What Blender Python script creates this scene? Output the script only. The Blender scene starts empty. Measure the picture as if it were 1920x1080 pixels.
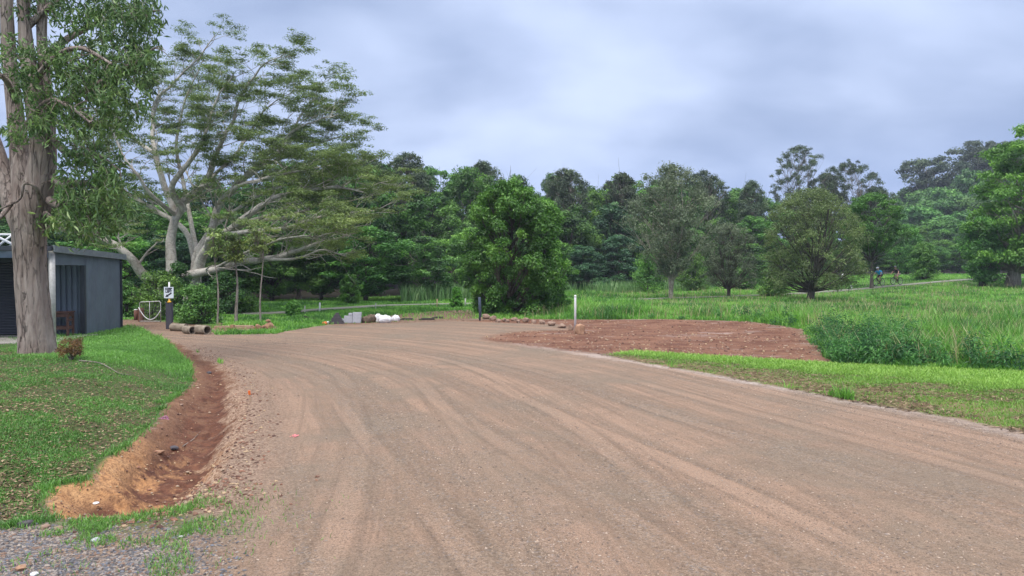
import bpy, bmesh, math, random
import numpy as np
from mathutils import Vector, Matrix

S = bpy.context.scene
COL = S.collection
R = math.radians
# ---------------------------------------------------------------- camera
F = 1387.0
PITCH = R(1.24)
EYE = 2.0
cam_d = bpy.data.cameras.new('camera')
cam_d.sensor_width = 36.0
cam_d.lens = 36.0 * F / 1920.0
cam_d.clip_end = 3000
cam_d.clip_start = 0.05
cam = bpy.data.objects.new('camera', cam_d)
COL.objects.link(cam)
cam.location = (0, 0, EYE)
cam.rotation_euler = (R(90) - PITCH, 0, 0)
S.camera = cam
# ---------------------------------------------------------------- world, sun, exposure
SUN_EL, SUN_AZ = 58.0, 200.0            # azimuth clockwise from +Y: high behind the camera
S.view_settings.view_transform = 'Standard'
S.view_settings.look = 'None'
S.view_settings.gamma = 1.0
S.view_settings.exposure = 0.68
S.render.engine = 'CYCLES'
S.cycles.max_bounces = 6
S.cycles.diffuse_bounces = 3
S.cycles.transmission_bounces = 3
S.cycles.transparent_max_bounces = 6
S.cycles.volume_bounces = 0


class NT:
    """tiny helper for node trees"""
    def __init__(s, tree):
        s.t = tree
        s.n = tree.nodes
        s.l = tree.links

    def node(s, typ, **kw):
        nd = s.n.new(typ)
        for k, v in kw.items():
            setattr(nd, k, v)
        return nd

    def put(s, sock, v):
        if isinstance(v, bpy.types.NodeSocket):
            s.l.new(v, sock)
        elif v is not None:
            if isinstance(v, (tuple, list)) and len(v) == 3 and sock.type == 'RGBA':
                v = (*v, 1)
            sock.default_value = v

    def math(s, op, a, b=None, c=None, clamp=False):
        nd = s.node('ShaderNodeMath', operation=op, use_clamp=clamp)
        s.put(nd.inputs[0], a)
        if b is not None:
            s.put(nd.inputs[1], b)
        if c is not None:
            s.put(nd.inputs[2], c)
        return nd.outputs[0]

    def mix(s, fac, a, b, blend='MIX'):
        nd = s.node('ShaderNodeMix', data_type='RGBA', blend_type=blend)
        s.put(nd.inputs[0], fac)
        s.put(nd.inputs[6], a)
        s.put(nd.inputs[7], b)
        return nd.outputs[2]

    def noise(s, vec, scale, detail=3, rough=0.55, dist=0.0, out=0):
        nd = s.node('ShaderNodeTexNoise')
        s.put(nd.inputs['Vector'], vec)
        nd.inputs['Scale'].default_value = scale
        nd.inputs['Detail'].default_value = detail
        nd.inputs['Roughness'].default_value = rough
        nd.inputs['Distortion'].default_value = dist
        return nd.outputs[out]

    def vor(s, vec, scale, feature='F1', out=0, rnd=1.0):
        nd = s.node('ShaderNodeTexVoronoi', feature=feature)
        s.put(nd.inputs['Vector'], vec)
        nd.inputs['Scale'].default_value = scale
        nd.inputs['Randomness'].default_value = rnd
        return nd.outputs[out]

    def rng(s, v, a, b, c=0.0, d=1.0, smooth=False):
        nd = s.node('ShaderNodeMapRange', interpolation_type='SMOOTHSTEP' if smooth else 'LINEAR')
        s.put(nd.inputs['Value'], v)
        nd.inputs['From Min'].default_value = a
        nd.inputs['From Max'].default_value = b
        nd.inputs['To Min'].default_value = c
        nd.inputs['To Max'].default_value = d
        return nd.outputs[0]

    def scale(s, vec, sc):
        nd = s.node('ShaderNodeMapping')
        s.put(nd.inputs['Vector'], vec)
        nd.inputs['Scale'].default_value = sc
        return nd.outputs[0]

    def attr(s, name, out=2):
        nd = s.node('ShaderNodeAttribute', attribute_name=name)
        return nd.outputs[out]      # 0 colour, 1 vector, 2 fac


world = bpy.data.worlds.new('World')
S.world = world
world.use_nodes = True
w = NT(world.node_tree)
w.n.clear()
sky = w.node('ShaderNodeTexSky', sky_type='NISHITA', sun_disc=False)
sky.sun_elevation = R(SUN_EL)
sky.sun_rotation = R(SUN_AZ)
sky.dust_density = 2.0
tc = w.node('ShaderNodeTexCoord').outputs['Generated']
sep = w.node('ShaderNodeSeparateXYZ')
w.l.new(tc, sep.inputs[0])
zc = sep.outputs[2]
# clouds live on a layer: divide the direction by height so that they flatten towards the horizon
zz = w.math('MAXIMUM', w.math('ADD', zc, 0.34), 0.03)
cmb = w.node('ShaderNodeCombineXYZ')
w.put(cmb.inputs[0], w.math('DIVIDE', sep.outputs[0], zz))
w.put(cmb.inputs[1], w.math('DIVIDE', sep.outputs[1], zz))
cl1 = w.noise(cmb.outputs[0], 0.8, 4, 0.5, 0.25)
cl2 = w.noise(w.scale(cmb.outputs[0], (1.0, 1.3, 1)), 2.6, 4, 0.5, 0.15)
cl = w.math('ADD', w.math('MULTIPLY', cl1, 0.72), w.math('MULTIPLY', cl2, 0.28))
cf = w.rng(cl, 0.36, 0.64, 0, 1, True)
ccol = w.mix(cf, (2.2, 2.85, 4.45), (4.8, 5.6, 7.5))
ccol = w.mix(w.rng(zc, 0.0, 0.20, .6, 0, True), ccol, (2.75, 3.85, 6.9))
# an overcast sky is brightest overhead (CIE), and whiter there
up = w.rng(zc, 0.30, 0.95, 0, 1, True)
ccol = w.mix(up, ccol, (15.5, 15.3, 15.8))
mixc = w.mix(0.93, sky.outputs[0], ccol)
bg = w.node('ShaderNodeBackground')
w.put(bg.inputs[0], mixc)
bg.inputs[1].default_value = 0.1
wo = w.node('ShaderNodeOutputWorld')
w.l.new(bg.outputs[0], wo.inputs[0])

sun_d = bpy.data.lights.new('sun', 'SUN')
sun_d.energy = 1.5
sun_d.angle = R(14)
sun_d.color = (1.0, 0.95, 0.87)
sun = bpy.data.objects.new('sun', sun_d)
COL.objects.link(sun)
az, el = R(SUN_AZ), R(SUN_EL)
sd = Vector((math.sin(az) * math.cos(el), math.cos(az) * math.cos(el), math.sin(el)))
sun.rotation_euler = (-sd).to_track_quat('-Z', 'Y').to_euler()

# ---------------------------------------------------------------- numeric helpers
rs = np.random.RandomState(7)
random.seed(7)


def smooth(x):
    x = np.clip(x, 0, 1)
    return x * x * (3 - 2 * x)


_tab = np.random.RandomState(3).rand(256, 256)


def vn(x, y):
    x = np.asarray(x, float)
    y = np.asarray(y, float)
    xi = np.floor(x).astype(int)
    yi = np.floor(y).astype(int)
    fx = smooth(x - xi)
    fy = smooth(y - yi)
    a = _tab[xi % 256, yi % 256]
    b = _tab[(xi + 1) % 256, yi % 256]
    c = _tab[xi % 256, (yi + 1) % 256]
    d = _tab[(xi + 1) % 256, (yi + 1) % 256]
    return (a * (1 - fx) + b * fx) * (1 - fy) + (c * (1 - fx) + d * fx) * fy


def fbm(x, y, o=4):
    s, a, t = 0, 1, 0
    for i in range(o):
        s = s + a * vn(x * 2 ** i + i * 17.3, y * 2 ** i + i * 9.1)
        t += a
        a *= 0.5
    return s / t


def ray(px, py):
    u = (px - 960) / F
    v = -(py - 540) / F
    return (u, math.cos(PITCH) + v * math.sin(PITCH), -math.sin(PITCH) + v * math.cos(PITCH))


def at(px, py, Y):
    """the point seen at this pixel of the photograph, Y metres ahead"""
    d = ray(px, py)
    t = Y / d[1]
    return Vector((d[0] * t, Y, EYE + d[2] * t))


def g0(px, py, z=0.0):
    d = ray(px, py)
    t = (z - EYE) / d[2]
    return (d[0] * t, d[1] * t)


def sdp(P, X, Y):
    """signed distance to a polygon, positive inside"""
    P = np.array(P)
    X = np.asarray(X, float)
    Y = np.asarray(Y, float)
    best = np.full(X.shape, 1e9)
    ins = np.zeros(X.shape, bool)
    n = len(P)
    for i in range(n):
        x0, y0 = P[i]
        x1, y1 = P[(i + 1) % n]
        dx, dy = x1 - x0, y1 - y0
        t = np.clip(((X - x0) * dx + (Y - y0) * dy) / (dx * dx + dy * dy + 1e-12), 0, 1)
        best = np.minimum(best, (X - x0 - t * dx) ** 2 + (Y - y0 - t * dy) ** 2)
        if y0 != y1:
            c = ((y0 > Y) != (y1 > Y)) & (X < (x1 - x0) * (Y - y0) / (y1 - y0) + x0)
            ins ^= c
    best = np.sqrt(best)
    return np.where(ins, best, -best)


def pl_dist(L, X, Y):
    """signed lateral distance and arc length along a polyline"""
    L = np.array(L, float)
    seg = np.hypot(*(L[1:] - L[:-1]).T)
    cum = np.concatenate([[0], np.cumsum(seg)])
    best = np.full(X.shape, 1e18)
    u = np.zeros(X.shape)
    v = np.zeros(X.shape)
    for i in range(len(L) - 1):
        x0, y0 = L[i]
        dx, dy = L[i + 1] - L[i]
        l2 = dx * dx + dy * dy
        t = ((X - x0) * dx + (Y - y0) * dy) / l2
        lo = -50 if i == 0 else 0
        hi = 50 if i == len(L) - 2 else 1
        t = np.clip(t, lo, hi)
        ex, ey = X - x0 - t * dx, Y - y0 - t * dy
        d = ex * ex + ey * ey
        m = d < best
        best = np.where(m, d, best)
        s = np.sign(dx * ey - dy * ex)
        u = np.where(m, s * np.sqrt(d), u)
        v = np.where(m, cum[i] + t * seg[i], v)
    return u, v


def spline(P, n=8):
    P = [np.array(p, float) for p in P]
    Q = [2 * P[0] - P[1]] + P + [2 * P[-1] - P[-2]]
    out = []
    for i in range(1, len(Q) - 2):
        for k in range(n):
            t = k / n
            a, b, c, d = Q[i - 1], Q[i], Q[i + 1], Q[i + 2]
            out.append(0.5 * ((2 * b) + (c - a) * t + (2 * a - 5 * b + 4 * c - d) * t * t + (3 * b - a - 3 * c + d) * t ** 3))
    out.append(P[-1])
    return np.array(out)


# ---------------------------------------------------------------- zones of the ground (metres, on the plane z = 0)
def zone(px):
    return [g0(*p) for p in px]


DITCH = zone([(82, 942), (95, 913), (164, 898), (195, 862), (249, 827), (293, 791), (312, 757), (357, 722), (357, 689),
              (311, 642), (329, 640), (380, 664), (440, 692), (464, 740), (462, 790), (440, 850), (405, 900), (345, 948),
              (275, 960), (213, 970), (107, 972)])
LAWN = zone([(-1600, 1010), (0, 992), (107, 975), (82, 942), (95, 913), (164, 898), (195, 862), (249, 827), (293, 791),
             (310, 757), (357, 721), (357, 689), (311, 643), (264, 618), (236, 611), (100, 634), (-1400, 636)])
STRIP = zone([(60, 985), (107, 973), (213, 971), (275, 961), (345, 950), (372, 962), (345, 992), (250, 1003), (120, 1000)])
GRAVEL = zone([(-1500, 985), (0, 985), (120, 995), (250, 1000), (345, 1000), (365, 1060), (350, 1300), (-1500, 1300)])
PAD = zone([(860, 600), (960, 596), (1110, 597), (1250, 598), (1400, 604), (1500, 618), (1520, 640), (1560, 682),
            (1440, 676), (1300, 668), (1180, 660), (1130, 664), (1020, 652), (900, 636), (960, 622), (1075, 618), (1050, 606)])
VERGE = zone([(1135, 666), (1190, 659), (1300, 666), (1480, 676), (1620, 686), (1800, 694), (1990, 700), (2500, 716), (2500, 940),
              (1930, 812), (1800, 786), (1680, 764), (1500, 732), (1350, 704), (1230, 684)])
ROADFAR = zone([(-60, 606), (230, 602), (264, 606), (330, 614), (400, 628), (520, 626), (620, 608), (700, 604), (800, 600), (880, 597), (960, 597),
                (1050, 606), (1075, 618), (1130, 664), (1230, 684), (1350, 704), (1500, 732), (1680, 764), (1800, 786),
                (1930, 812), (2500, 940), (4000, 1400), (4000, 5200), (-3500, 5200), (-3500, 1300), (350, 1300), (362, 1060), (345, 1000),
                (372, 962), (405, 900), (440, 850), (462, 790), (464, 740), (440, 692), (380, 664), (325, 640), (264, 618), (60, 612)])
TRACK = spline([(7.2, -9), (4.1, -2), (1.9, 4.9), (0.0, 10), (-1.9, 14.5), (-4.9, 18.6), (-9.5, 21.8), (-15, 24.5), (-24, 27)], 6)
TRACK2 = spline([(0.6, -9), (0.3, -2), (-0.4, 4.9), (-1.2, 10), (-2.9, 15.2), (-6.3, 19.6), (-11, 22.6), (-17, 24.6), (-26, 26)], 6)
PATH = spline([g0(*p) for p in [(-350, 592), (200, 590), (480, 589), (600, 583), (760, 573), (900, 569), (1090, 567)]] +
              [(10.5, 53.5), (19, 58.5), (28, 63.5), (34.5, 67.6), (43.5, 72.5), (55, 79.5), (68, 90), (84, 106), (100, 125)], 8)


def H(X, Y):
    X = np.asarray(X, float)
    Y = np.asarray(Y, float)
    z = np.zeros(np.broadcast(X, Y).shape)
    dl = sdp(LAWN, X, Y)
    lw = smooth((dl - 0.02) / 1.6)
    z = z + lw * (0.32 * (1 - smooth((Y - 14) / 7)) + 0.05 * (fbm(X * 0.9, Y * 0.9, 3) - .5))
    dd = sdp(DITCH, X, Y) + 0.22 * (fbm(X * 2.6, Y * 2.6, 4) - 0.5)
    dep = 0.33 - 0.2 * smooth((Y - 11) / 8)
    dep = dep * (.55 + .45 * smooth((11.5 - Y) / 3))
    z = z - dep * smooth(dd / 0.5) ** 0.8
    z = z + smooth(dd / .1) * (.12 * (fbm(X * 5, Y * 3.2, 4) - .5) + .05 * (fbm(X * 16, Y * 16, 2) - .5))
    # road: shallow ruts along the tracks
    z = z + 0.03 * (fbm(X * 0.35, Y * 0.35, 3) - 0.5)
    dp = sdp(PAD, X, Y)
    z = z + smooth(dp / 0.6) * 0.07 * (fbm(X * 1.7 + 5, Y * 1.7, 4) - 0.5)
    # meadow swells and rises to the right
    m = smooth((Y - 24) / 10)
    z = z + m * 0.25 * (fbm(X * 0.07 + 3, Y * 0.07, 3) - 0.5)
    z = z + 1.5 * smooth((Y - 40) / 45) * smooth((X - 6) / 45)
    # wooded hill behind and the high hill far to the right
    e = np.interp(X, [-80, -40, -16, -4, 10, 28, 60], [52, 54, 58, 66, 84, 100, 112])
    z = z + 11 * smooth((Y - e) / 75) * smooth((66 - X) / 40)
    z = z + 34 * np.exp(-(((X - 215) / 82) ** 2 + ((Y - 270) / 80) ** 2)) * (0.8 + .4 * fbm(X * .02, Y * .02, 3))
    z = z + 10 * np.exp(-(((X - 60) / 60) ** 2 + ((Y - 240) / 60) ** 2))
    return z


def h1(x, y):
    return float(H(np.array([x]), np.array([y]))[0])


def gnd(px, py):
    """where this pixel of the photograph meets the terrain"""
    z = 0.0
    for _ in range(12):
        x, y = g0(px, py, z)
        z = 0.5 * z + 0.5 * h1(x, y)
    return Vector((x, y, z))


# ---------------------------------------------------------------- object helpers
def tag(o, label=None, cat=None, group=None, kind=None):
    if label:
        o['label'] = label
    if cat:
        o['category'] = cat
    if group:
        o['group'] = group
    if kind:
        o['kind'] = kind
    return o


def link(name, me, mat=None, parent=None):
    o = bpy.data.objects.new(name, me)
    COL.objects.link(o)
    if parent is not None:
        o.parent = parent
    if mat is not None and me is not None and len(me.materials) == 0:
        me.materials.append(mat)
    return o


def empty(name, loc, rz=0.0, label=None, cat=None, group=None):
    o = bpy.data.objects.new(name, None)
    COL.objects.link(o)
    o.empty_display_size = 0.2
    o.location = loc
    o.rotation_euler = (0, 0, rz)
    return tag(o, label, cat, group)


def np_mesh(name, V, Fc, attrs=None, smooth_sh=False):
    V = np.asarray(V, np.float32)
    Fc = np.asarray(Fc, np.int32)
    k = Fc.shape[1]
    me = bpy.data.meshes.new(name)
    me.vertices.add(len(V))
    me.vertices.foreach_set('co', V.ravel())
    me.loops.add(Fc.size)
    me.loops.foreach_set('vertex_index', Fc.ravel())
    me.polygons.add(len(Fc))
    me.polygons.foreach_set('loop_start', np.arange(len(Fc), dtype=np.int32) * k)
    me.polygons.foreach_set('loop_total', np.full(len(Fc), k, np.int32))
    me.polygons.foreach_set('use_smooth', np.full(len(Fc), smooth_sh))
    for nm, (dom, typ, data) in (attrs or {}).items():
        a = me.attributes.new(nm, typ, dom)
        a.data.foreach_set('vector' if typ == 'FLOAT_VECTOR' else 'value', np.asarray(data, np.float32).ravel())
    me.update()
    me.validate()
    return me


def children(o):
    return [c for c in bpy.data.objects if c.parent == o]


def copy_thing(root, kids, label=None, group=None):
    r = root.copy()
    COL.objects.link(r)
    for c in kids:
        d = c.copy()
        COL.objects.link(d)
        d.parent = r
    tag(r, label, None, group)
    return r


class Geo:
    """collects boxes, tubes and lathes into ONE mesh"""
    def __init__(s):
        s.v = []
        s.f = []

    def add(s, vs, fs):
        b = len(s.v)
        s.v += [tuple(v) for v in vs]
        s.f += [tuple(i + b for i in f) for f in fs]
        return s

    def box(s, c, d, rz=0.0, M=None):
        x, y, z = d[0] / 2, d[1] / 2, d[2] / 2
        vs = [Vector(p) for p in [(-x, -y, -z), (x, -y, -z), (x, y, -z), (-x, y, -z), (-x, -y, z), (x, -y, z), (x, y, z), (-x, y, z)]]
        m = Matrix.Rotation(rz, 4, 'Z') if M is None else M
        vs = [m @ v + Vector(c) for v in vs]
        return s.add(vs, [(0, 3, 2, 1), (4, 5, 6, 7), (0, 1, 5, 4), (1, 2, 6, 5), (2, 3, 7, 6), (3, 0, 4, 7)])

    def tube(s, pts, rad, n=8, caps=True):
        pts = [Vector(p) for p in pts]
        if not hasattr(rad, '__len__'):
            rad = [rad] * len(pts)
        b = len(s.v)
        up = None
        for i, p in enumerate(pts):
            t = (pts[min(i + 1, len(pts) - 1)] - pts[max(i - 1, 0)])
            t = t.normalized() if t.length > 1e-9 else Vector((0, 0, 1))
            if up is None:
                up = t.orthogonal().normalized()
            up = (up - t * up.dot(t))
            up = up.normalized() if up.length > 1e-6 else t.orthogonal().normalized()
            sd_ = t.cross(up)
            for k in range(n):
                a = 2 * math.pi * k / n
                s.v.append(tuple(p + (up * math.cos(a) + sd_ * math.sin(a)) * rad[i]))
        for i in range(len(pts) - 1):
            for k in range(n):
                a = b + i * n + k
                c = b + i * n + (k + 1) % n
                s.f.append((a, c, c + n, a + n))
        if caps:
            s.f.append(tuple(b + k for k in reversed(range(n))))
            s.f.append(tuple(b + (len(pts) - 1) * n + k for k in range(n)))
        return s

    def ring(s, c, ax, R1, r, n=24, m=6):
        """a torus of main radius R1 round axis ax"""
        ax = Vector(ax).normalized()
        u = ax.orthogonal().normalized()
        v = ax.cross(u)
        b = len(s.v)
        for i in range(n):
            a = 2 * math.pi * i / n
            d = u * math.cos(a) + v * math.sin(a)
            for k in range(m):
                q = 2 * math.pi * k / m
                s.v.append(tuple(Vector(c) + d * (R1 + r * math.cos(q)) + ax * r * math.sin(q)))
        for i in range(n):
            for k in range(m):
                s.f.append((b + i * m + k, b + ((i + 1) % n) * m + k, b + ((i + 1) % n) * m + (k + 1) % m, b + i * m + (k + 1) % m))
        return s

    def build(s, name, mat, parent=None, smooth_sh=False, bevel=0.0):
        me = bpy.data.meshes.new(name)
        me.from_pydata(s.v, [], s.f)
        me.validate()
        if bevel:
            bm = bmesh.new()
            bm.from_mesh(me)
            bmesh.ops.bevel(bm, geom=list(bm.edges), offset=bevel, segments=2, affect='EDGES', clamp_overlap=True)
            bm.to_mesh(me)
            bm.free()
        if smooth_sh:
            me.polygons.foreach_set('use_smooth', [True] * len(me.polygons))
        me.update()
        return link(name, me, mat, parent)


# ---------------------------------------------------------------- materials
def mat_new(name):
    m = bpy.data.materials.new(name)
    m.use_nodes = True
    t = NT(m.node_tree)
    t.n.clear()
    out = t.node('ShaderNodeOutputMaterial')
    return m, t, out


def mat_basic(name, col, rough=0.7, col2=None, nscale=6.0, bump=0.15, bscale=30.0, metal=0.0, stretch=(1, 1, 1), spec=0.5):
    """painted / worn surface: two tones broken up by noise, fine bump"""
    m, t, out = mat_new(name)
    tc = t.node('ShaderNodeTexCoord').outputs['Object']
    v = t.scale(tc, stretch)
    n1 = t.noise(v, nscale, 5, 0.6)
    c = t.mix(t.rng(n1, 0.35, 0.65), col, col2 or tuple(x * 0.75 for x in col))
    p = t.node('ShaderNodeBsdfPrincipled')
    t.put(p.inputs['Base Color'], c)
    t.put(p.inputs['Roughness'], t.rng(n1, 0.3, 0.7, rough - 0.08, min(1, rough + 0.1)))
    p.inputs['Metallic'].default_value = metal
    p.inputs['Specular IOR Level'].default_value = spec
    b = t.node('ShaderNodeBump')
    b.inputs['Strength'].default_value = bump
    b.inputs['Distance'].default_value = 0.02
    t.put(b.inputs['Height'], t.noise(v, bscale, 4, 0.6))
    t.l.new(b.outputs[0], p.inputs['Normal'])
    t.l.new(p.outputs[0], out.inputs[0])
    return m


def mat_leaf(name, dark, mid, light, trans=0.3, vary=0.25):
    """leaf colour by the 'tone' each leaf carries, with a random shift per tree"""
    m, t, out = mat_new(name)
    tone = t.attr('tone')
    oi = t.node('ShaderNodeObjectInfo').outputs['Random']
    cr = t.node('ShaderNodeValToRGB')
    cr.color_ramp.elements[0].position = 0.0
    cr.color_ramp.elements[0].color = (*dark, 1)
    cr.color_ramp.elements[1].position = 1.0
    cr.color_ramp.elements[1].color = (*light, 1)
    e = cr.color_ramp.elements.new(0.5)
    e.color = (*mid, 1)
    t.put(cr.inputs[0], tone)
    hs = t.node('ShaderNodeHueSaturation')
    t.put(hs.inputs['Color'], cr.outputs[0])
    t.put(hs.inputs['Value'], t.rng(oi, 0, 1, 1 - vary, 1 + vary))
    t.put(hs.inputs['Hue'], t.rng(t.math('FRACT', t.math('MULTIPLY', oi, 7.31)), 0, 1, 0.488, 0.512))
    d = t.node('ShaderNodeBsdfDiffuse')
    tr = t.node('ShaderNodeBsdfTranslucent')
    gl = t.node('ShaderNodeBsdfGlossy')
    gl.inputs['Roughness'].default_value = 0.45
    gl.inputs['Color'].default_value = (0.8, 0.85, 0.8, 1)
    t.put(d.inputs[0], hs.outputs[0])
    t.put(tr.inputs[0], hs.outputs[0])
    a = t.node('ShaderNodeMixShader')
    a.inputs[0].default_value = trans
    t.l.new(d.outputs[0], a.inputs[1])
    t.l.new(tr.outputs[0], a.inputs[2])
    b = t.node('ShaderNodeMixShader')
    b.inputs[0].default_value = 0.045
    t.l.new(a.outputs[0], b.inputs[1])
    t.l.new(gl.outputs[0], b.inputs[2])
    t.l.new(b.outputs[0], out.inputs[0])
    return m


def mat_bark(name, c1, c2, c3, vs=(6, 6, 0.9), bump=0.6, dist=0.04, crackw=.10):
    m, t, out = mat_new(name)
    tc = t.node('ShaderNodeTexCoord').outputs['Object']
    v = t.scale(tc, vs)
    n1 = t.noise(v, 2.2, 6, 0.65, 0.4)
    n2 = t.noise(tc, 1.1, 4, 0.6)
    wv = t.node('ShaderNodeVectorMath', operation='MULTIPLY_ADD')
    t.put(wv.inputs[0], t.noise(v, 1.3, 4, .7, 0, 1))
    wv.inputs[1].default_value = (.9, .9, .9)
    t.put(wv.inputs[2], v)
    vo = t.vor(wv.outputs[0], 1.7, 'DISTANCE_TO_EDGE')
    crack = t.math('MAXIMUM', t.rng(vo, 0.0, crackw, 0, 1), t.rng(t.noise(v, .9, 3, .6), .45, .6, 0, 1))
    c = t.mix(t.rng(n1, 0.35, 0.65), c1, c2)
    c = t.mix(t.rng(n2, 0.45, 0.7, 0, 0.8), c, c3)
    c = t.mix(t.rng(crack, 0, 1, 0.6, 0), c, tuple(x * 0.35 for x in c1))
    p = t.node('ShaderNodeBsdfPrincipled')
    t.put(p.inputs['Base Color'], c)
    p.inputs['Roughness'].default_value = 0.9
    p.inputs['Specular IOR Level'].default_value = 0.2
    b = t.node('ShaderNodeBump')
    b.inputs['Strength'].default_value = bump
    b.inputs['Distance'].default_value = dist
    t.put(b.inputs['Height'], t.math('ADD', t.math('MULTIPLY', crack, 0.6), n1))
    t.l.new(b.outputs[0], p.inputs['Normal'])
    t.l.new(p.outputs[0], out.inputs[0])
    return m


class Leaves:
    def __init__(s, seed):
        s.C, s.D, s.N, s.L, s.W, s.T = [], [], [], [], [], []
        s.r = np.random.RandomState(seed)

    def clump(s, c, rad, n, size, asp=.5, squash=.7, droop=0.0, tone=.5, ts=.16, up=.5, shell=.5, flat=1.0):
        r = s.r
        d = r.randn(n, 3)
        d /= np.linalg.norm(d, axis=1)[:, None]
        q = r.rand(n) ** shell
        p = d * (q * rad)[:, None]
        p[:, 2] *= squash
        nn = d * .7 + np.array([0, 0, up]) + r.randn(n, 3) * .45 * flat
        nn /= np.linalg.norm(nn, axis=1)[:, None]
        ax = r.randn(n, 3) + d * .5
        ax[:, 2] -= droop
        ax -= nn * (ax * nn).sum(1)[:, None] * (1 if droop == 0 else .3)
        ax /= np.linalg.norm(ax, axis=1)[:, None] + 1e-9
        if droop:
            nn = np.cross(ax, r.randn(n, 3))
            nn /= np.linalg.norm(nn, axis=1)[:, None] + 1e-9
        L = size * (.6 + .8 * r.rand(n))
        s.C.append(np.asarray(c) + p)
        s.D.append(ax)
        s.N.append(nn)
        s.L.append(L)
        s.W.append(L * asp)
        s.T.append(np.clip(tone + ts * r.randn(n), 0, 1))

    def mesh(s, name):
        C, D, Nn = map(np.concatenate, (s.C, s.D, s.N))
        L, W_, T = map(np.concatenate, (s.L, s.W, s.T))
        Sd = np.cross(Nn, D)
        Sd /= np.linalg.norm(Sd, axis=1)[:, None] + 1e-9
        D2 = D * L[:, None] / 2
        S2 = Sd * W_[:, None] / 2
        bend = Nn * (L * .10)[:, None]
        V = np.stack([C - D2 - bend, C - D2 * .1 + S2, C + D2 - bend, C - D2 * .1 - S2], 1).reshape(-1, 3)
        Fc = np.arange(len(C) * 4).reshape(-1, 4)
        return np_mesh(name, V, Fc, {'tone': ('FACE', 'FLOAT', T)})


M = {}
M['leaf_mid'] = mat_leaf('leaf_mid', (.030, .078, .020), (.085, .215, .040), (.22, .44, .07))
M['leaf_dark'] = mat_leaf('leaf_dark', (.030, .074, .025), (.072, .18, .045), (.17, .36, .065))
M['leaf_bluish'] = mat_leaf('leaf_bluish', (0.025, 0.064, 0.037), (0.057, 0.149, 0.063), (0.127, 0.276, 0.098))
M['leaf_bright'] = mat_leaf('leaf_bright', (.042, .12, .018), (.105, .27, .032), (.22, .45, .06))
M['leaf_olive'] = mat_leaf('leaf_olive', (.075, .105, .038), (.15, .20, .065), (.28, .34, .11))
M['leaf_grey'] = mat_leaf('leaf_grey', (.085, .115, .065), (.17, .215, .125), (.29, .34, .20), vary=.12)
M['leaf_gum'] = mat_leaf('leaf_gum', (.055, .10, .035), (.13, .22, .06), (.32, .42, .12), trans=.25, vary=.05)
M['leaf_feather'] = mat_leaf('leaf_feather', (.072, .11, .040), (.18, .26, .072), (.34, .43, .12), trans=.35, vary=.05)
M['leaf_skyline'] = mat_leaf('leaf_skyline', (0.043, 0.069, 0.046), (0.092, 0.139, 0.077), (0.169, 0.231, 0.108))
M['grass'] = mat_leaf('grass_blade', (.07, .15, .035), (.155, .33, .06), (.29, .56, .10), trans=.35, vary=0)
M['meadow_grass'] = mat_leaf('meadow_grass', (.042, .16, .03), (.135, .40, .05), (.29, .58, .11), trans=.35, vary=0)
M['reed'] = mat_leaf('reed', (.07, .16, .05), (.16, .32, .10), (.34, .48, .22), trans=.35, vary=0)
M['litter'] = mat_leaf('dead_leaf', (.05, .028, .016), (.17, .105, .06), (.40, .29, .19), trans=.1, vary=0)
M['red_leaf'] = mat_leaf('red_leaf', (.05, .05, .02), (.16, .09, .035), (.30, .20, .07), trans=.3, vary=0)
M['bark_gum'] = mat_bark('bark_gum', (.23, .18, .16), (.38, .325, .29), (.19, .14, .115), vs=(5, 5, .7), bump=1.0, dist=.05, crackw=.07)
M['bark_pale'] = mat_bark('bark_pale', (.38, .355, .31), (.56, .53, .475), (.22, .18, .14), vs=(3, 3, 3), bump=.35, dist=.02)
M['bark_dark'] = mat_bark('bark_dark', (.075, .065, .055), (.14, .12, .10), (.05, .045, .04))
M['bark_grey'] = mat_bark('bark_grey', (.22, .19, .165), (.36, .32, .28), (.15, .12, .10))
M['straw'] = mat_leaf('straw', (.16, .17, .06), (.34, .33, .14), (.52, .48, .27), trans=.3, vary=0)
M['weed'] = mat_leaf('weed', (.022, .085, .028), (.055, .18, .05), (.14, .34, .08), trans=.3, vary=0)
M['verge_grass'] = mat_leaf('verge_blade', (.09, .17, .035), (.22, .42, .06), (.42, .64, .13), trans=.35, vary=0)
M['bark_mixed'] = mat_bark('bark_mixed', (.26, .22, .18), (.46, .41, .35), (.15, .12, .095), vs=(4, 4, 1.5), bump=.5, dist=.02)

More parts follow.
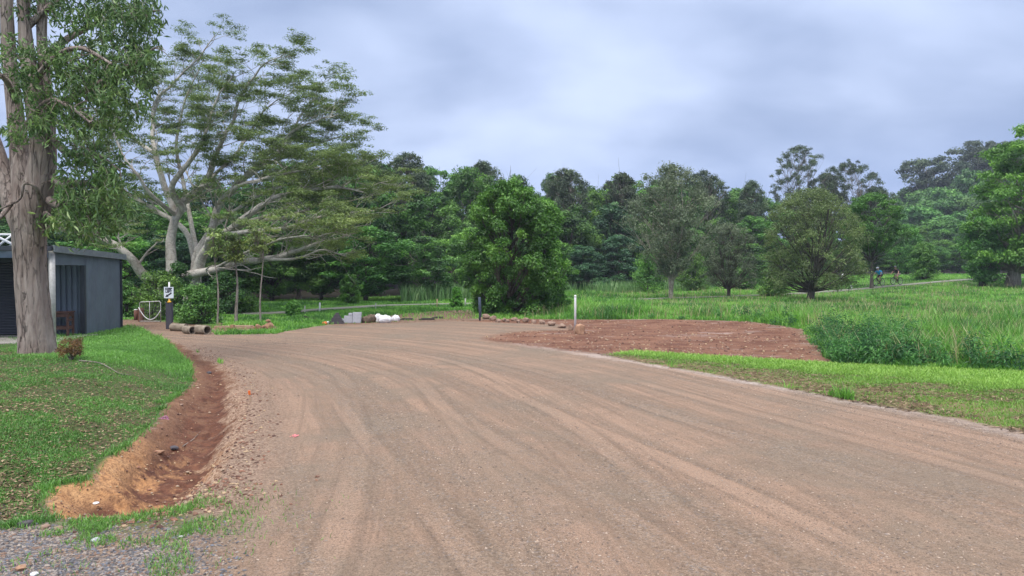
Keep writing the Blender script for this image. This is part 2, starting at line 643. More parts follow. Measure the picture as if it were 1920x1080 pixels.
# ---------------------------------------------------------------- ground material
def ground_material():
    m, t, out = mat_new('ground_surface')
    pos = t.node('ShaderNodeNewGeometry').outputs['Position']
    fl = t.attr('flow', 1)
    fl2 = t.attr('flow2', 1)
    wob = t.noise(pos, 1.6, 5, 0.65)
    wob2 = t.noise(pos, 7.0, 4, 0.65)
    edge = t.math('ADD', t.math('MULTIPLY', t.math('SUBTRACT', wob, 0.5), 0.9), t.math('MULTIPLY', t.math('SUBTRACT', wob2, 0.5), 0.5))

    def inside(name, amp, soft, off=0.0):
        d = t.math('ADD', t.math('ADD', t.attr(name), off), t.math('MULTIPLY', edge, amp))
        return t.rng(d, -soft, soft, 0, 1, True)

    grit_v = t.vor(pos, 46, 'F1', 0)
    grit_c = t.node('ShaderNodeSeparateColor')
    t.put(grit_c.inputs[0], t.vor(pos, 46, 'F1', 1))
    gr = grit_c.outputs[0]
    gr2 = grit_c.outputs[1]
    fine = t.noise(pos, 95, 3, 0.7)
    # --- graded gravel road: streaks follow the wheel tracks
    s1 = t.noise(t.scale(fl, (1.25, .03, 1)), 1.0, 6, 0.68, 0.05)
    s2 = t.noise(t.scale(fl, (9.0, .09, 1)), 1.0, 4, 0.65, 0.05)
    s3 = t.noise(t.scale(fl2, (2.6, .05, 1)), 1.0, 5, 0.66, 0.06)
    s4 = t.noise(t.scale(fl2, (11.0, .16, 1)), 1.0, 3, 0.6, 0.1)
    patch = t.noise(pos, 0.42, 5, 0.62, 0.5)
    patch2 = t.noise(pos, 1.9, 5, 0.7, 0.3)
    road = t.mix(t.rng(s1, .42, .58), (.29, .195, .14), (.50, .33, .245))
    road = t.mix(t.rng(s2, .45, .68, 0, .4), road, (.53, .355, .28))
    road = t.mix(t.rng(s3, .52, .66, 0, .6), road, (.30, .215, .16))
    road = t.mix(t.rng(s4, .50, .64, 0, .38), road, (.225, .15, .115))
    road = t.mix(t.rng(patch, .48, .62, 0, .8), road, (.30, .235, .185))
    road = t.mix(t.rng(patch2, .52, .72, 0, .55), road, (.21, .155, .12))
    # single wheel tracks: pressed pale band with faint tread and a dark loose edge
    edge_h = None
    for f_, cs in ((fl, (-4.9, -3.4, -2.2, -.75, .6, 2.05)), (fl2, (-1.9, -.4, .9, 2.35))):
        sp_ = t.node('ShaderNodeSeparateXYZ')
        t.put(sp_.inputs[0], f_)
        wig = t.math('MULTIPLY', t.math('SUBTRACT', t.noise(t.scale(f_, (.02, .055, 1)), 1.0, 1, .4), .5), 1.3)
        uu = t.math('ADD', sp_.outputs[0], wig)
        tread = t.rng(t.math('SINE', t.math('MULTIPLY', sp_.outputs[1], 62)), -.4, .6, .75, 1)
        for q, c_ in enumerate(cs):
            d_ = t.math('ABSOLUTE', t.math('SUBTRACT', uu, c_))
            seen = t.rng(t.noise(t.scale(f_, (.3, .16, 1)), 1.0 + .13 * q, 2, .5), .40, .56, .15, 1)
            band = t.math('MULTIPLY', t.math('MULTIPLY', t.rng(d_, .075, .14, 1, 0, True), seen), tread)
            rim = t.math('MULTIPLY', t.math('MULTIPLY', t.rng(d_, .12, .16, 0, 1, True), t.rng(d_, .17, .26, 1, 0, True)), seen)
            road = t.mix(t.math('MULTIPLY', band, .5), road, (.52, .355, .27))
            road = t.mix(t.math('MULTIPLY', rim, .36), road, (.20, .14, .105))
            e_ = t.math('SUBTRACT', t.math('MULTIPLY', rim, 1.0), t.math('MULTIPLY', band, .8))
            edge_h = e_ if edge_h is None else t.math('ADD', edge_h, e_)
    # loose stone lies between the tracks, where the wheels do not press it in
    loose = t.math('MULTIPLY', t.rng(s1, .36, .56, 1, .25), t.rng(t.noise(pos, 2.6, 4, .7), .36, .6, .35, 1))
    sp = t.mix(t.rng(gr, 0, 1), (.14, .105, .085), (.62, .49, .40))
    sp = t.mix(t.rng(gr2, .82, .9), sp, (.30, .31, .34))
    road = t.mix(t.math('MULTIPLY', loose, .62), road, sp)
    road = t.mix(t.rng(fine, .36, .52, .75, 0), road, (.12, .085, .065))
    road = t.mix(t.rng(t.noise(pos, 38, 3, .7), .34, .46, .55, 0), road, (.13, .09, .07))
    road = t.mix(1.0, road, (.69, .69, .645), 'MULTIPLY')
    road = t.mix(t.math('MULTIPLY', inside('edge_gravel', 0.9, 0.22), t.rng(t.noise(pos, 1.1, 4, .7), .35, .6, .1, .9)), road, t.mix(gr, (.26, .21, .18), (.50, .43, .39)))
    # --- ditch: orange clay at the near end, dark red soil along the road side
    clayn = t.noise(pos, 3.4, 5, .65)
    ysep = t.node('ShaderNodeSeparateXYZ')
    t.put(ysep.inputs[0], pos)
    near = t.rng(t.math('ADD', ysep.outputs[1], t.math('MULTIPLY', clayn, 1.5)), 8.6, 10.2, 1, 0)
    soil = t.mix(t.rng(clayn, .35, .65), (.15, .074, .043), (.24, .135, .082))
    clay = t.mix(t.rng(clayn, .35, .65), (.37, .185, .082), (.53, .31, .15))
    soil = t.mix(near, soil, clay)
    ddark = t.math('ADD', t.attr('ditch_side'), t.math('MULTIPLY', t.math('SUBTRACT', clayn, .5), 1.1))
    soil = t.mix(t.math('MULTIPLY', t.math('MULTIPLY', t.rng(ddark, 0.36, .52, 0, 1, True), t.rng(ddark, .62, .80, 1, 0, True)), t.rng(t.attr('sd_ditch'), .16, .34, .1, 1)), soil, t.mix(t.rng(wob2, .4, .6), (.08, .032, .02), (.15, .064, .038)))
    soil = t.mix(t.rng(t.noise(pos, 24, 4, .7), .40, .54, .5, 0), soil, (.09, .042, .028))
    soil = t.mix(t.rng(ddark, .60, .85, 0, .85, True), soil, t.mix(t.rng(gr, 0, 1), (.13, .07, .048), (.40, .29, .21)))
    ditch = inside('sd_ditch', 0.55, .06)
    # gravelly batter beside the ditch
    batter = t.rng(t.math('ADD', t.attr('sd_ditch'), t.math('MULTIPLY', edge, 1.0)), -.9, .05, 0, .75, True)
    bcol = t.mix(t.rng(gr, 0, 1), (.11, .06, .042), (.36, .26, .19))
    col = t.mix(batter, road, bcol)
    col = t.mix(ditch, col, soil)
    # --- red earth pad
    pn = t.noise(t.scale(pos, (.8, 1.15, 1)), .8, 6, .68, .3)
    pad = t.mix(t.rng(pn, .38, .62), (.115, .047, .028), (.225, .115, .072))
    pad = t.mix(t.rng(t.noise(t.scale(pos, (.6, 1.2, 1)), .7, 4, .6), .58, .68, 0, .6), pad, (.34, .28, .25))
    pad = t.mix(t.rng(t.noise(pos, 9, 5, .75), .34, .5, .5, 0), pad, (.07, .033, .026))
    col = t.mix(inside('sd_pad', 1.5, .45), col, pad)
    # --- lawn soil under the blades
    ln = t.noise(pos, 2.2, 5, .65)
    lawn = t.mix(t.rng(ln, .38, .6), (.10, .075, .045), (.075, .14, .028))
    lawn = t.mix(t.rng(t.noise(pos, 30, 3, .7), .42, .6), lawn, (.045, .085, .022))
    col = t.mix(inside('sd_lawn', .12, .05), col, lawn)
    col = t.mix(t.math('MULTIPLY', inside('sd_strip', .35, .12), .8), col, lawn)
    # --- coarse blue-grey gravel patch
    gv = t.mix(t.rng(gr, 0, 1), (.06, .058, .06), (.30, .27, .25))
    gv = t.mix(t.rng(t.noise(pos, 1.5, 4, .6), .5, .62), gv, t.mix(gr, (.10, .065, .045), (.34, .24, .17)))
    col = t.mix(inside('sd_gravel', .5, .25), col, gv)
    # --- mown verge
    vd = t.rng(t.attr('verge_top'), 0.25, .85, 0, 1)
    vn_ = t.noise(t.scale(pos, (.8, 1.6, 1)), 1.6, 5, .7)
    ver = t.mix(t.rng(vn_, .42, .62), (.18, .125, .07), (.10, .15, .035))
    ver = t.mix(vd, ver, (.08, .19, .03))
    col = t.mix(inside('sd_verge', .45, .1), col, ver)
    # --- meadow and forest floor
    md = t.mix(t.rng(t.noise(pos, .6, 4, .6), .35, .65), (.05, .11, .022), (.10, .22, .04))
    md = t.mix(t.rng(t.noise(pos, 14, 3, .7), .45, .65, 0, .6), md, (.035, .055, .018))
    mdk = t.math('SUBTRACT', 1.0, inside('sd_open', .25, .12, .28))
    col = t.mix(mdk, col, md)
    col = t.mix(inside('sd_mulch', .5, .3), col, t.mix(t.rng(t.noise(pos, 12, 4, .7), .4, .6), (.10, .06, .04), (.27, .18, .125)))
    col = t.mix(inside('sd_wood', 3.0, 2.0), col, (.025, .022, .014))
    p = t.node('ShaderNodeBsdfPrincipled')
    t.put(p.inputs['Base Color'], col)
    p.inputs['Roughness'].default_value = 0.93
    p.inputs['Specular IOR Level'].default_value = 0.25
    hgt = t.math('ADD', t.math('MULTIPLY', t.rng(grit_v, 0, .6, 1, 0), t.math('ADD', t.math('MULTIPLY', loose, .7), .3)), t.math('MULTIPLY', fine, .8))
    hgt = t.math('ADD', hgt, t.math('MULTIPLY', s4, 1.6))
    hgt = t.math('ADD', hgt, t.math('MULTIPLY', edge_h, 1.5))
    hgt = t.math('ADD', hgt, t.math('MULTIPLY', t.math('MULTIPLY', wob2, 5), t.math('MAXIMUM', ditch, t.math('MULTIPLY', inside('sd_pad', 1.5, .45), .5))))
    b = t.node('ShaderNodeBump')
    b.inputs['Strength'].default_value = 0.75
    b.inputs['Distance'].default_value = 0.012
    t.put(b.inputs['Height'], hgt)
    t.l.new(b.outputs[0], p.inputs['Normal'])
    t.l.new(p.outputs[0], out.inputs[0])
    return m


M['ground'] = ground_material()


def lines(fine0, fine1, step, g, lo, hi):
    a = list(np.arange(fine0, fine1, step))
    x, s = a[-1], step
    while x < hi:
        s *= g
        x += s
        a.append(x)
    x, s = a[0], step
    while x > lo:
        s *= g
        x -= s
        a.insert(0, x)
    return np.array(a)


OPEN = [ROADFAR, PAD, DITCH, VERGE, LAWN, STRIP, GRAVEL]
MULCH = zone([(150, 604), (256, 597), (320, 604), (400, 610), (520, 611), (520, 618), (440, 621), (380, 628), (300, 618), (200, 612)])
MULCH2 = zone([(612, 606), (640, 600), (700, 594), (760, 588), (880, 580), (890, 592), (880, 599), (700, 606), (640, 611)])


def build_ground():
    xs = lines(-8.5, 8.5, .07, 1.06, -700, 700)
    ys = lines(4.2, 13.5, .06, 1.022, -40, 900)
    X, Y = np.meshgrid(xs, ys)
    X = X.ravel()
    Y = Y.ravel()
    Z = H(X, Y)
    at_ = {}
    u, v = pl_dist(TRACK, X, Y)
    at_['flow'] = ('POINT', 'FLOAT_VECTOR', np.stack([u, v, 0 * u], 1))
    u2, v2 = pl_dist(TRACK2, X, Y)
    at_['flow2'] = ('POINT', 'FLOAT_VECTOR', np.stack([u2, v2, 0 * u2], 1))
    sds = {}
    for nm, P in [('sd_ditch', DITCH), ('sd_lawn', LAWN), ('sd_pad', PAD), ('sd_verge', VERGE), ('sd_gravel', GRAVEL), ('sd_strip', STRIP), ('sd_mulch', MULCH)]:
        sds[nm] = sdp(P, X, Y)
    sds['sd_mulch'] = np.maximum(sds['sd_mulch'], sdp(MULCH2, X, Y))
    sds['sd_open'] = np.maximum.reduce([sdp(P, X, Y) for P in OPEN])
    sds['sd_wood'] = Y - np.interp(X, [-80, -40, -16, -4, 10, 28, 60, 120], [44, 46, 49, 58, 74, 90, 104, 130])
    # how far across the ditch towards the road (0 lawn side, 1 road side)
    dl = -sds['sd_lawn']
    sds['ditch_side'] = np.clip(dl / np.maximum(dl + np.maximum(sds['sd_ditch'], 0) + .05, .05), 0, 1) * (sds['sd_ditch'] > -.3)
    # how near the verge's far, tall-grass side
    top = spline([g0(*p) for p in [(1150, 662), (1300, 664), (1480, 674), (1620, 684), (1800, 692), (2000, 700), (2500, 716)]], 4)
    bot = spline([g0(*p) for p in [(1130, 668), (1230, 684), (1350, 704), (1500, 732), (1680, 764), (1800, 786), (1930, 812), (2500, 940)]], 4)
    a = np.abs(pl_dist(top, X, Y)[0])
    b = np.abs(pl_dist(bot, X, Y)[0])
    sds['verge_top'] = b / (a + b + 1e-6)
    sds['edge_gravel'] = .28 - b - 10 * (Y > 21)
    for k, d in sds.items():
        at_[k] = ('POINT', 'FLOAT', np.clip(d, -60, 60))
    nx, ny = len(xs), len(ys)
    i = np.arange(nx - 1)[None, :] + np.arange(ny - 1)[:, None] * nx
    i = i.ravel()
    Fc = np.stack([i, i + 1, i + 1 + nx, i + nx], 1)
    cx = X[Fc].mean(1)
    cy = Y[Fc].mean(1)
    z_ = {k: sds[k][Fc].mean(1) for k in sds}
    road_in = sdp(ROADFAR, cx, cy)
    kind = np.full(len(Fc), 0)
    kind[road_in > 0] = 1
    kind[z_['sd_gravel'] > 0] = 2
    kind[z_['sd_strip'] > 0] = 3
    kind[z_['sd_lawn'] > 0] = 3
    kind[z_['sd_verge'] > 0] = 4
    kind[z_['sd_pad'] > 0] = 5
    kind[z_['sd_ditch'] > 0] = 6
    names = ['meadow_ground', 'road', 'gravel_patch', 'lawn_ground', 'verge_ground', 'bare_earth', 'ditch']
    V = np.stack([X, Y, Z], 1)
    for q, nm in enumerate(names):
        f = Fc[kind == q]
        idx, inv = np.unique(f, return_inverse=True)
        sub = {k: (dm, ty, np.asarray(d)[idx]) for k, (dm, ty, d) in at_.items()}
        me = np_mesh(nm, V[idx], inv.reshape(f.shape), sub, True)
        tag(link(nm, me, M['ground']), kind='structure')


build_ground()


# the pale concrete path that crosses behind the meadow
def build_path():
    P = PATH
    T = np.gradient(P, axis=0)
    T /= np.linalg.norm(T, axis=1)[:, None]
    Nn = np.stack([-T[:, 1], T[:, 0]], 1)
    V, Fc = [], []
    for i in range(len(P)):
        for k, o in enumerate([-.6, -.54, 0, .54, .6]):
            x, y = P[i] + Nn[i] * o
            V.append((x, y, h1(x, y) + (.05 if abs(o) < .55 else -.15)))
    for i in range(len(P) - 1):
        for k in range(4):
            a = i * 5 + k
            Fc.append((a, a + 5, a + 6, a + 1))
    m = mat_basic('path_concrete', (.22, .22, .18), .9, (.14, .15, .11), 1.2, .2, 20)
    tag(link('path', np_mesh('path', V, Fc), m), kind='structure')


build_path()


# ---------------------------------------------------------------- grass as real blades
def blades(name, X, Y, hgt, wid, lean, tone, mat, kind='stuff', seed=1, Z=None):
    """one mesh of bent three-triangle blades"""
    r = np.random.RandomState(seed)
    n = len(X)
    Z = H(X, Y) - 0.01 if Z is None else Z
    a = r.rand(n) * 2 * np.pi            # lean direction
    b = r.rand(n) * 2 * np.pi            # width direction
    lx, ly = np.cos(a) * lean * hgt, np.sin(a) * lean * hgt
    wx, wy = np.cos(b) * wid / 2, np.sin(b) * wid / 2
    up = np.sqrt(np.maximum(0.15, 1 - lean ** 2)) * hgt
    B = np.stack([X, Y, Z], 1)
    mid = B + np.stack([lx * .33, ly * .33, up * .6], 1)
    tip = B + np.stack([lx, ly, up], 1)
    W = np.stack([wx, wy, 0 * wx], 1)
    V = np.stack([B - W, B + W, mid - W * .8, mid + W * .8, tip], 1).reshape(-1, 3)
    o = np.arange(n)[:, None] * 5
    T = np.concatenate([o + [0, 1, 3], o + [0, 3, 2], o + [2, 3, 4]], 1).reshape(-1, 3)
    me = np_mesh(name, V, T, {'tone': ('FACE', 'FLOAT', np.repeat(tone, 3))})
    return link(name, me, mat)


def scatter(n, x0, x1, y0, y1, pw=1.0, spread=None, seed=0):
    """random points, thinning out with distance; spread keeps them in a wedge about the view"""
    r = np.random.RandomState(seed)
    u = r.rand(n)
    if pw == 1.0:
        Y = y0 * (y1 / y0) ** u
    else:
        k = 1 - pw
        Y = (y0 ** k + u * (y1 ** k - y0 ** k)) ** (1 / k)
    if spread:
        X = Y * (spread[0] + r.rand(n) * (spread[1] - spread[0]))
    else:
        X = x0 + r.rand(n) * (x1 - x0)
    return X, Y


def build_grass():
    r = np.random.RandomState(5)
    # lawn by the shed: short, thin in patches near the tree, lush towards the road corner
    X, Y = scatter(420000, -22, -1, 5.4, 27, pw=1.0, spread=(-1.05, -.28), seed=1)
    d = sdp(LAWN, X, Y)
    ed = .10 * (fbm(X * 5, Y * 5, 3) - .5) + .06 * r.randn(len(X)) * .5
    lush = smooth((Y - 12.5 + 2.5 * (fbm(X * .6, Y * .6, 3) - .5)) / 2.5) * smooth((X + Y * .66) / 1.2 + .6)
    pat = fbm(X * 1.9, Y * 1.9, 4)
    keep = (d + ed > -.03) & (r.rand(len(X)) < np.clip(smooth((pat - .36) / .24) * .85 + .10 + lush, 0, 1))
    X, Y, lush, pat, d = X[keep], Y[keep], lush[keep], pat[keep], d[keep]
    n = len(X)
    hg = (.028 + .03 * r.rand(n)) * (1 + .9 * lush) * (.8 + .5 * pat) * (1 + .8 * np.exp(-(d / .12) ** 2))
    wd = (.0045 + .003 * r.rand(n)) * (1 + Y / 14)
    tone = np.clip(.36 + .42 * (fbm(X * 1.2 + 9, Y * 1.2, 3) - .5) + .32 * lush + .17 * r.randn(n), 0, 1)
    tag(blades('lawn_grass', X, Y, hg, wd, .3 + .5 * r.rand(n), tone, M['grass'], seed=2),
        'short green lawn grass on the bank between ditch and shed', 'grass', kind='stuff')
    # strip of grass at the near end of the ditch
    X, Y = scatter(90000, 0, 0, 4.6, 7, spread=(-.85, -.2), seed=3)
    d = sdp(STRIP, X, Y)
    k = r.rand(len(X)) < np.exp(-np.clip(-d - .0, 0, 9) * 5.5) * smooth((fbm(X * 3.3, Y * 3.3, 3) - .36) / .16) * .9
    k &= sdp(DITCH, X, Y) < -.02
    k &= X > -3.6 + 0 * X
    k2 = (sdp(GRAVEL, X, Y) > 0) & (fbm(X * 2.2 + 4, Y * 2.2, 3) > .54) & (r.rand(len(X)) < .22)
    k = k | k2
    X, Y = X[k], Y[k]
    n = len(X)
    tag(blades('strip_grass', X, Y, .03 + .05 * r.rand(n), .005 + .003 * r.rand(n), .3 + .5 * r.rand(n),
               np.clip(.5 + .22 * r.randn(n), 0, 1), M['grass'], seed=4), 'sparse green grass between gravel and the end of the ditch', 'grass', kind='stuff')
    # mown verge on the right
    X, Y = scatter(420000, 0, 0, 6, 20, spread=(.05, .95), seed=5)
    d = sdp(VERGE, X, Y)
    top = spline([g0(*p) for p in [(1150, 662), (1300, 664), (1480, 674), (1620, 684), (1800, 692), (2000, 700), (2500, 716)]], 4)
    bot = spline([g0(*p) for p in [(1130, 668), (1230, 684), (1350, 704), (1500, 732), (1680, 764), (1800, 786), (1930, 812), (2500, 940)]], 4)
    a = np.abs(pl_dist(top, X, Y)[0])
    b = np.abs(pl_dist(bot, X, Y)[0])
    vt = b / (a + b + 1e-6) + .35 * (fbm(X * 1.1, Y * 1.6, 3) - .5)
    pat = fbm(X * 1.5 + 7, Y * 2.6, 4)
    k = (d + .25 * (fbm(X * 3, Y * 3, 3) - .5) + .04 * r.randn(len(X)) > 0) & (r.rand(len(X)) < np.clip(.22 + smooth((vt - .12) / .5) * 1.0, 0, 1) * np.clip(smooth((pat - .36) / .14) + smooth((vt - .5) / .2), .14, 1))
    X, Y, vt, pat = X[k], Y[k], vt[k], pat[k]
    n = len(X)
    lv = smooth((vt - .4) / .35)
    hg = (.03 + .035 * r.rand(n)) * (1 + .8 * lv)
    tone = np.clip(.28 + .38 * lv + .3 * (pat - .5) + .16 * r.randn(n), 0, 1)
    tag(blades('verge_grass', X, Y, hg, (.006 + .004 * r.rand(n)) * (1 + Y / 16), .35 + .5 * r.rand(n), tone, M['verge_grass'], seed=6),
        'mown patchy grass strip along the right side of the dirt road', 'grass', kind='stuff')

    # meadow: tall rank grass, clumped, from the verge to the forest
    X, Y = scatter(1150000, 0, 0, 11, 105, pw=1.15, spread=(-.85, .95), seed=7)
    op = np.maximum.reduce([sdp(P, X, Y) for P in OPEN])
    pd = np.abs(pl_dist(PATH, X, Y)[0])
    wood = Y - np.interp(X, [-80, -40, -16, -4, 10, 28, 60, 120], [44, 46, 49, 58, 74, 90, 104, 130])
    cl = fbm(X * .55 + 2, Y * .55, 4)
    cl2 = fbm(X * 2.3, Y * 2.3, 3)
    edn = .5 * (fbm(X * 1.1, Y * 1.1, 3) - .5)
    k = (op + edn < -.08) & (pd > .6 + .3 * cl2) & (wood < 5) & (r.rand(len(X)) < .25 + 1.1 * cl2)
    # bare ground in front of the shed and gate
    k &= ~((X < -11) & (Y < 31)) & ~((np.maximum(sdp(MULCH, X, Y), sdp(MULCH2, X, Y)) > -.1) & (r.rand(len(X)) < .88))
    X, Y, cl, cl2, op, pd = X[k], Y[k], cl[k], cl2[k], op[k], pd[k]
    n = len(X)
    tall = smooth((cl - .36) / .3)
    right = smooth((X - 1.0) / 4)                       # the left, far side is grazed shorter
    near_path = np.exp(-((pd - 1.2) / 2.0) ** 2)
    rise = smooth(-op / 1.2)
    hg = (.20 + .62 * tall) * (.3 + .7 * right) * (1 - .6 * near_path) * (.55 + .45 * rise) * (.6 + .6 * r.rand(n)) + .06
    hg *= 1 - .62 * smooth((Y - 26) / 16) * smooth((X - 4) / 6)
    hg *= .72 + .55 * fbm(X * 5.1, Y * 5.1, 2)
    wd = (.007 + .007 * r.rand(n)) * (1 + Y / 20)
    hg *= .88
    tone = np.clip(.50 + 1.3 * (fbm(X * .30 + 40, Y * .30, 3) - .5) + .9 * (fbm(X * 1.7, Y * 1.7 + 30, 2) - .5) - .12 * tall + .16 * r.randn(n), 0, 1)
    tag(blades('meadow_grass', X, Y, hg, wd, .25 + .55 * r.rand(n), tone, M['meadow_grass'], seed=8),
        'tall rank green grass filling the paddock beyond the road', 'grass', kind='stuff')

    # dry seed stalks standing above the meadow
    X, Y = scatter(60000, 0, 0, 12, 70, pw=1.1, spread=(-.1, .95), seed=31)
    op = np.maximum.reduce([sdp(P, X, Y) for P in OPEN])
    k = (op < -.25) & (np.abs(pl_dist(PATH, X, Y)[0]) > 1.2) & (fbm(X * .5 + 2, Y * .5, 4) > .42) & (r.rand(len(X)) < .5)
    k &= (X > .5)
    X, Y = X[k], Y[k]
    n = len(X)
    tag(blades('dry_stalks', X, Y, (.35 + .55 * r.rand(n)) * (1 - .4 * smooth((Y - 26) / 16)), (.006 + .006 * r.rand(n)) * (1 + Y / 25), .15 + .4 * r.rand(n), np.clip(.6 + .25 * r.randn(n), 0, 1), M['straw'], seed=32),
        'dry straw coloured seed stalks standing in the tall green paddock grass', 'grass', kind='stuff')
    # broad-leaved weeds along the front of the meadow
    lv = Leaves(33)
    rr = np.random.RandomState(34)
    spots = []
    for q in range(2200):
        px, py = rr.uniform(1130, 2050), rr.uniform(588, 700)
        if q % 3 == 0:
            px, py = rr.uniform(1530, 1720), rr.uniform(632, 690)
        x, y = g0(px, py)
        o_ = max(float(sdp(P, np.array([x]), np.array([y]))[0]) for P in OPEN)
        if -.12 > o_ > -2.6 and rr.rand() < math.exp(o_ * .8) + .25:
            spots.append((x, y, -o_))
    for x, y, o_ in spots[:430]:
        hgt_ = rr.uniform(.15, .72) * min(1, .45 + o_)
        lv.clump((x, y, h1(x, y) + hgt_ * .6), rr.uniform(.18, .38), 120, .10, .24, .8 * hgt_ / .4 + .2, 0, rr.uniform(.1, 1.0), .16, .5)
    me = lv.mesh('weeds')
    tag(link('weeds', me, M['weed']), 'dark broad leaved weeds along the front edge of the tall grass', 'weeds', kind='stuff')

    # pale reeds along the foot of the forest
    X, Y = scatter(90000, 0, 0, 44, 100, spread=(-.15, .40), seed=9)
    wood = Y - np.interp(X, [-80, -40, -16, -4, 10, 28, 60, 120], [44, 46, 49, 58, 74, 90, 104, 130])
    k = (wood > -6.5) & (wood < 1) & (fbm(X * .3 + 6, Y * .3, 3) > .42)
    X, Y = X[k], Y[k]
    n = len(X)
    tag(blades('reed_bed', X, Y, .7 + .7 * r.rand(n), .04 + .03 * r.rand(n), .1 + .3 * r.rand(n), np.clip(.55 + .25 * r.randn(n), 0, 1), M['reed'], seed=10),
        'pale upright reeds along the foot of the forest', 'reeds', kind='stuff')


build_grass()


# fallen leaves and twigs on the lawn and the verge
def build_litter():
    r = np.random.RandomState(11)
    X, Y = scatter(150000, 0, 0, 5.4, 22, spread=(-1.0, -.3), seed=12)
    d = sdp(LAWN, X, Y)
    bare = smooth((.55 - fbm(X * 1.9, Y * 1.9, 4)) / .15)
    dist_tree = np.hypot(X + 10.6, Y - 16.2)
    k = (d > .05) & (r.rand(len(X)) < .25 * bare + .25 + .8 * np.exp(-(dist_tree / 2.0) ** 2)) & (r.rand(len(X)) < 1.1 - smooth((Y - 11) / 4) * 1.05 + np.exp(-(dist_tree / 2.0) ** 2))
    X, Y = X[k], Y[k]
    flat_leaves('leaf_litter', X, Y, .02, r, 'brown fallen leaves scattered over the lawn bank', .019)
    X, Y = scatter(80000, 0, 0, 6, 20, spread=(.05, .95), seed=13)
    d = sdp(VERGE, X, Y)
    k = (d > -.15) & (fbm(X * 1.5 + 7, Y * 2.6, 4) < .56)
    X, Y = X[k], Y[k]
    flat_leaves('cut_grass_litter', X, Y, .012, r, 'dry cut grass lying on the mown verge', .055, thin=.12)


def flat_leaves(name, X, Y, lift, r, label, size, thin=.42):
    n = len(X)
    Z = H(X, Y) + lift * (.3 + r.rand(n))
    a = r.rand(n) * 2 * np.pi
    L = size * (.6 + .9 * r.rand(n))
    D = np.stack([np.cos(a), np.sin(a), .5 * (r.rand(n) - .5)], 1) * L[:, None]
    Wd = np.stack([-np.sin(a), np.cos(a), .8 * (r.rand(n) - .5)], 1) * (L * thin)[:, None]
    C = np.stack([X, Y, Z], 1)
    V = np.stack([C - D, C + Wd, C + D, C - Wd], 1).reshape(-1, 3)
    Fc = np.arange(n * 4).reshape(-1, 4)
    me = np_mesh(name, V, Fc, {'tone': ('FACE', 'FLOAT', r.rand(n) ** 1.3)})
    tag(link(name, me, M['litter']), label, 'leaf litter', kind='stuff')


build_litter()


# ---------------------------------------------------------------- loose stones
def mat_stone(name, cols):
    m, t, out = mat_new(name)
    tone = t.attr('tone')
    cr = t.node('ShaderNodeValToRGB')
    cr.color_ramp.interpolation = 'CONSTANT'
    n = len(cols)
    cr.color_ramp.elements[0].color = (*cols[0], 1)
    cr.color_ramp.elements[1].position = 1 - 1 / n
    cr.color_ramp.elements[1].color = (*cols[-1], 1)
    for i in range(1, n - 1):
        e = cr.color_ramp.elements.new(i / n)
        e.color = (*cols[i], 1)
    t.put(cr.inputs[0], tone)
    pos = t.node('ShaderNodeNewGeometry').outputs['Position']
    c = t.mix(t.rng(t.noise(pos, 60, 3, .6), .35, .65, 0, .35), cr.outputs[0], (.10, .07, .055))
    p = t.node('ShaderNodeBsdfPrincipled')
    t.put(p.inputs['Base Color'], c)
    p.inputs['Roughness'].default_value = .85
    t.l.new(p.outputs[0], out.inputs[0])
    return m


def stones(name, X, Y, size, label, mat, seed, sink=.3):
    """angular pebbles: jittered octahedra, all of one scatter in one mesh"""
    r = np.random.RandomState(seed)
    n = len(X)
    Z = H(X, Y)
    base = np.array([(1, 0, 0), (0, 1, 0), (-1, 0, 0), (0, -1, 0), (.3, .2, .75), (0, 0, -.7), (-.3, -.2, .7)], float)
    tri = np.array([(0, 1, 4), (1, 2, 6), (2, 3, 6), (3, 0, 4), (1, 6, 4), (3, 4, 6), (1, 0, 5), (2, 1, 5), (3, 2, 5), (0, 3, 5)])
    P = base[None] * (.65 + .7 * r.rand(n, 7, 1)) * (np.array([1, .8, .6]) * (.7 + .5 * r.rand(n, 1, 3)))
    a = r.rand(n) * 2 * np.pi
    c, s = np.cos(a)[:, None], np.sin(a)[:, None]
    P = np.stack([P[..., 0] * c - P[..., 1] * s, P[..., 0] * s + P[..., 1] * c, P[..., 2]], 2) * size[:, None, None]
    P += np.stack([X, Y, Z + size * (.45 - sink)], 1)[:, None]
    Fc = (tri[None] + (np.arange(n) * 7)[:, None, None]).reshape(-1, 3)
    me = np_mesh(name, P.reshape(-1, 3), Fc, {'tone': ('FACE', 'FLOAT', np.repeat(r.rand(n), 10))})
    return tag(link(name, me, mat), label, 'loose stones', kind='stuff')


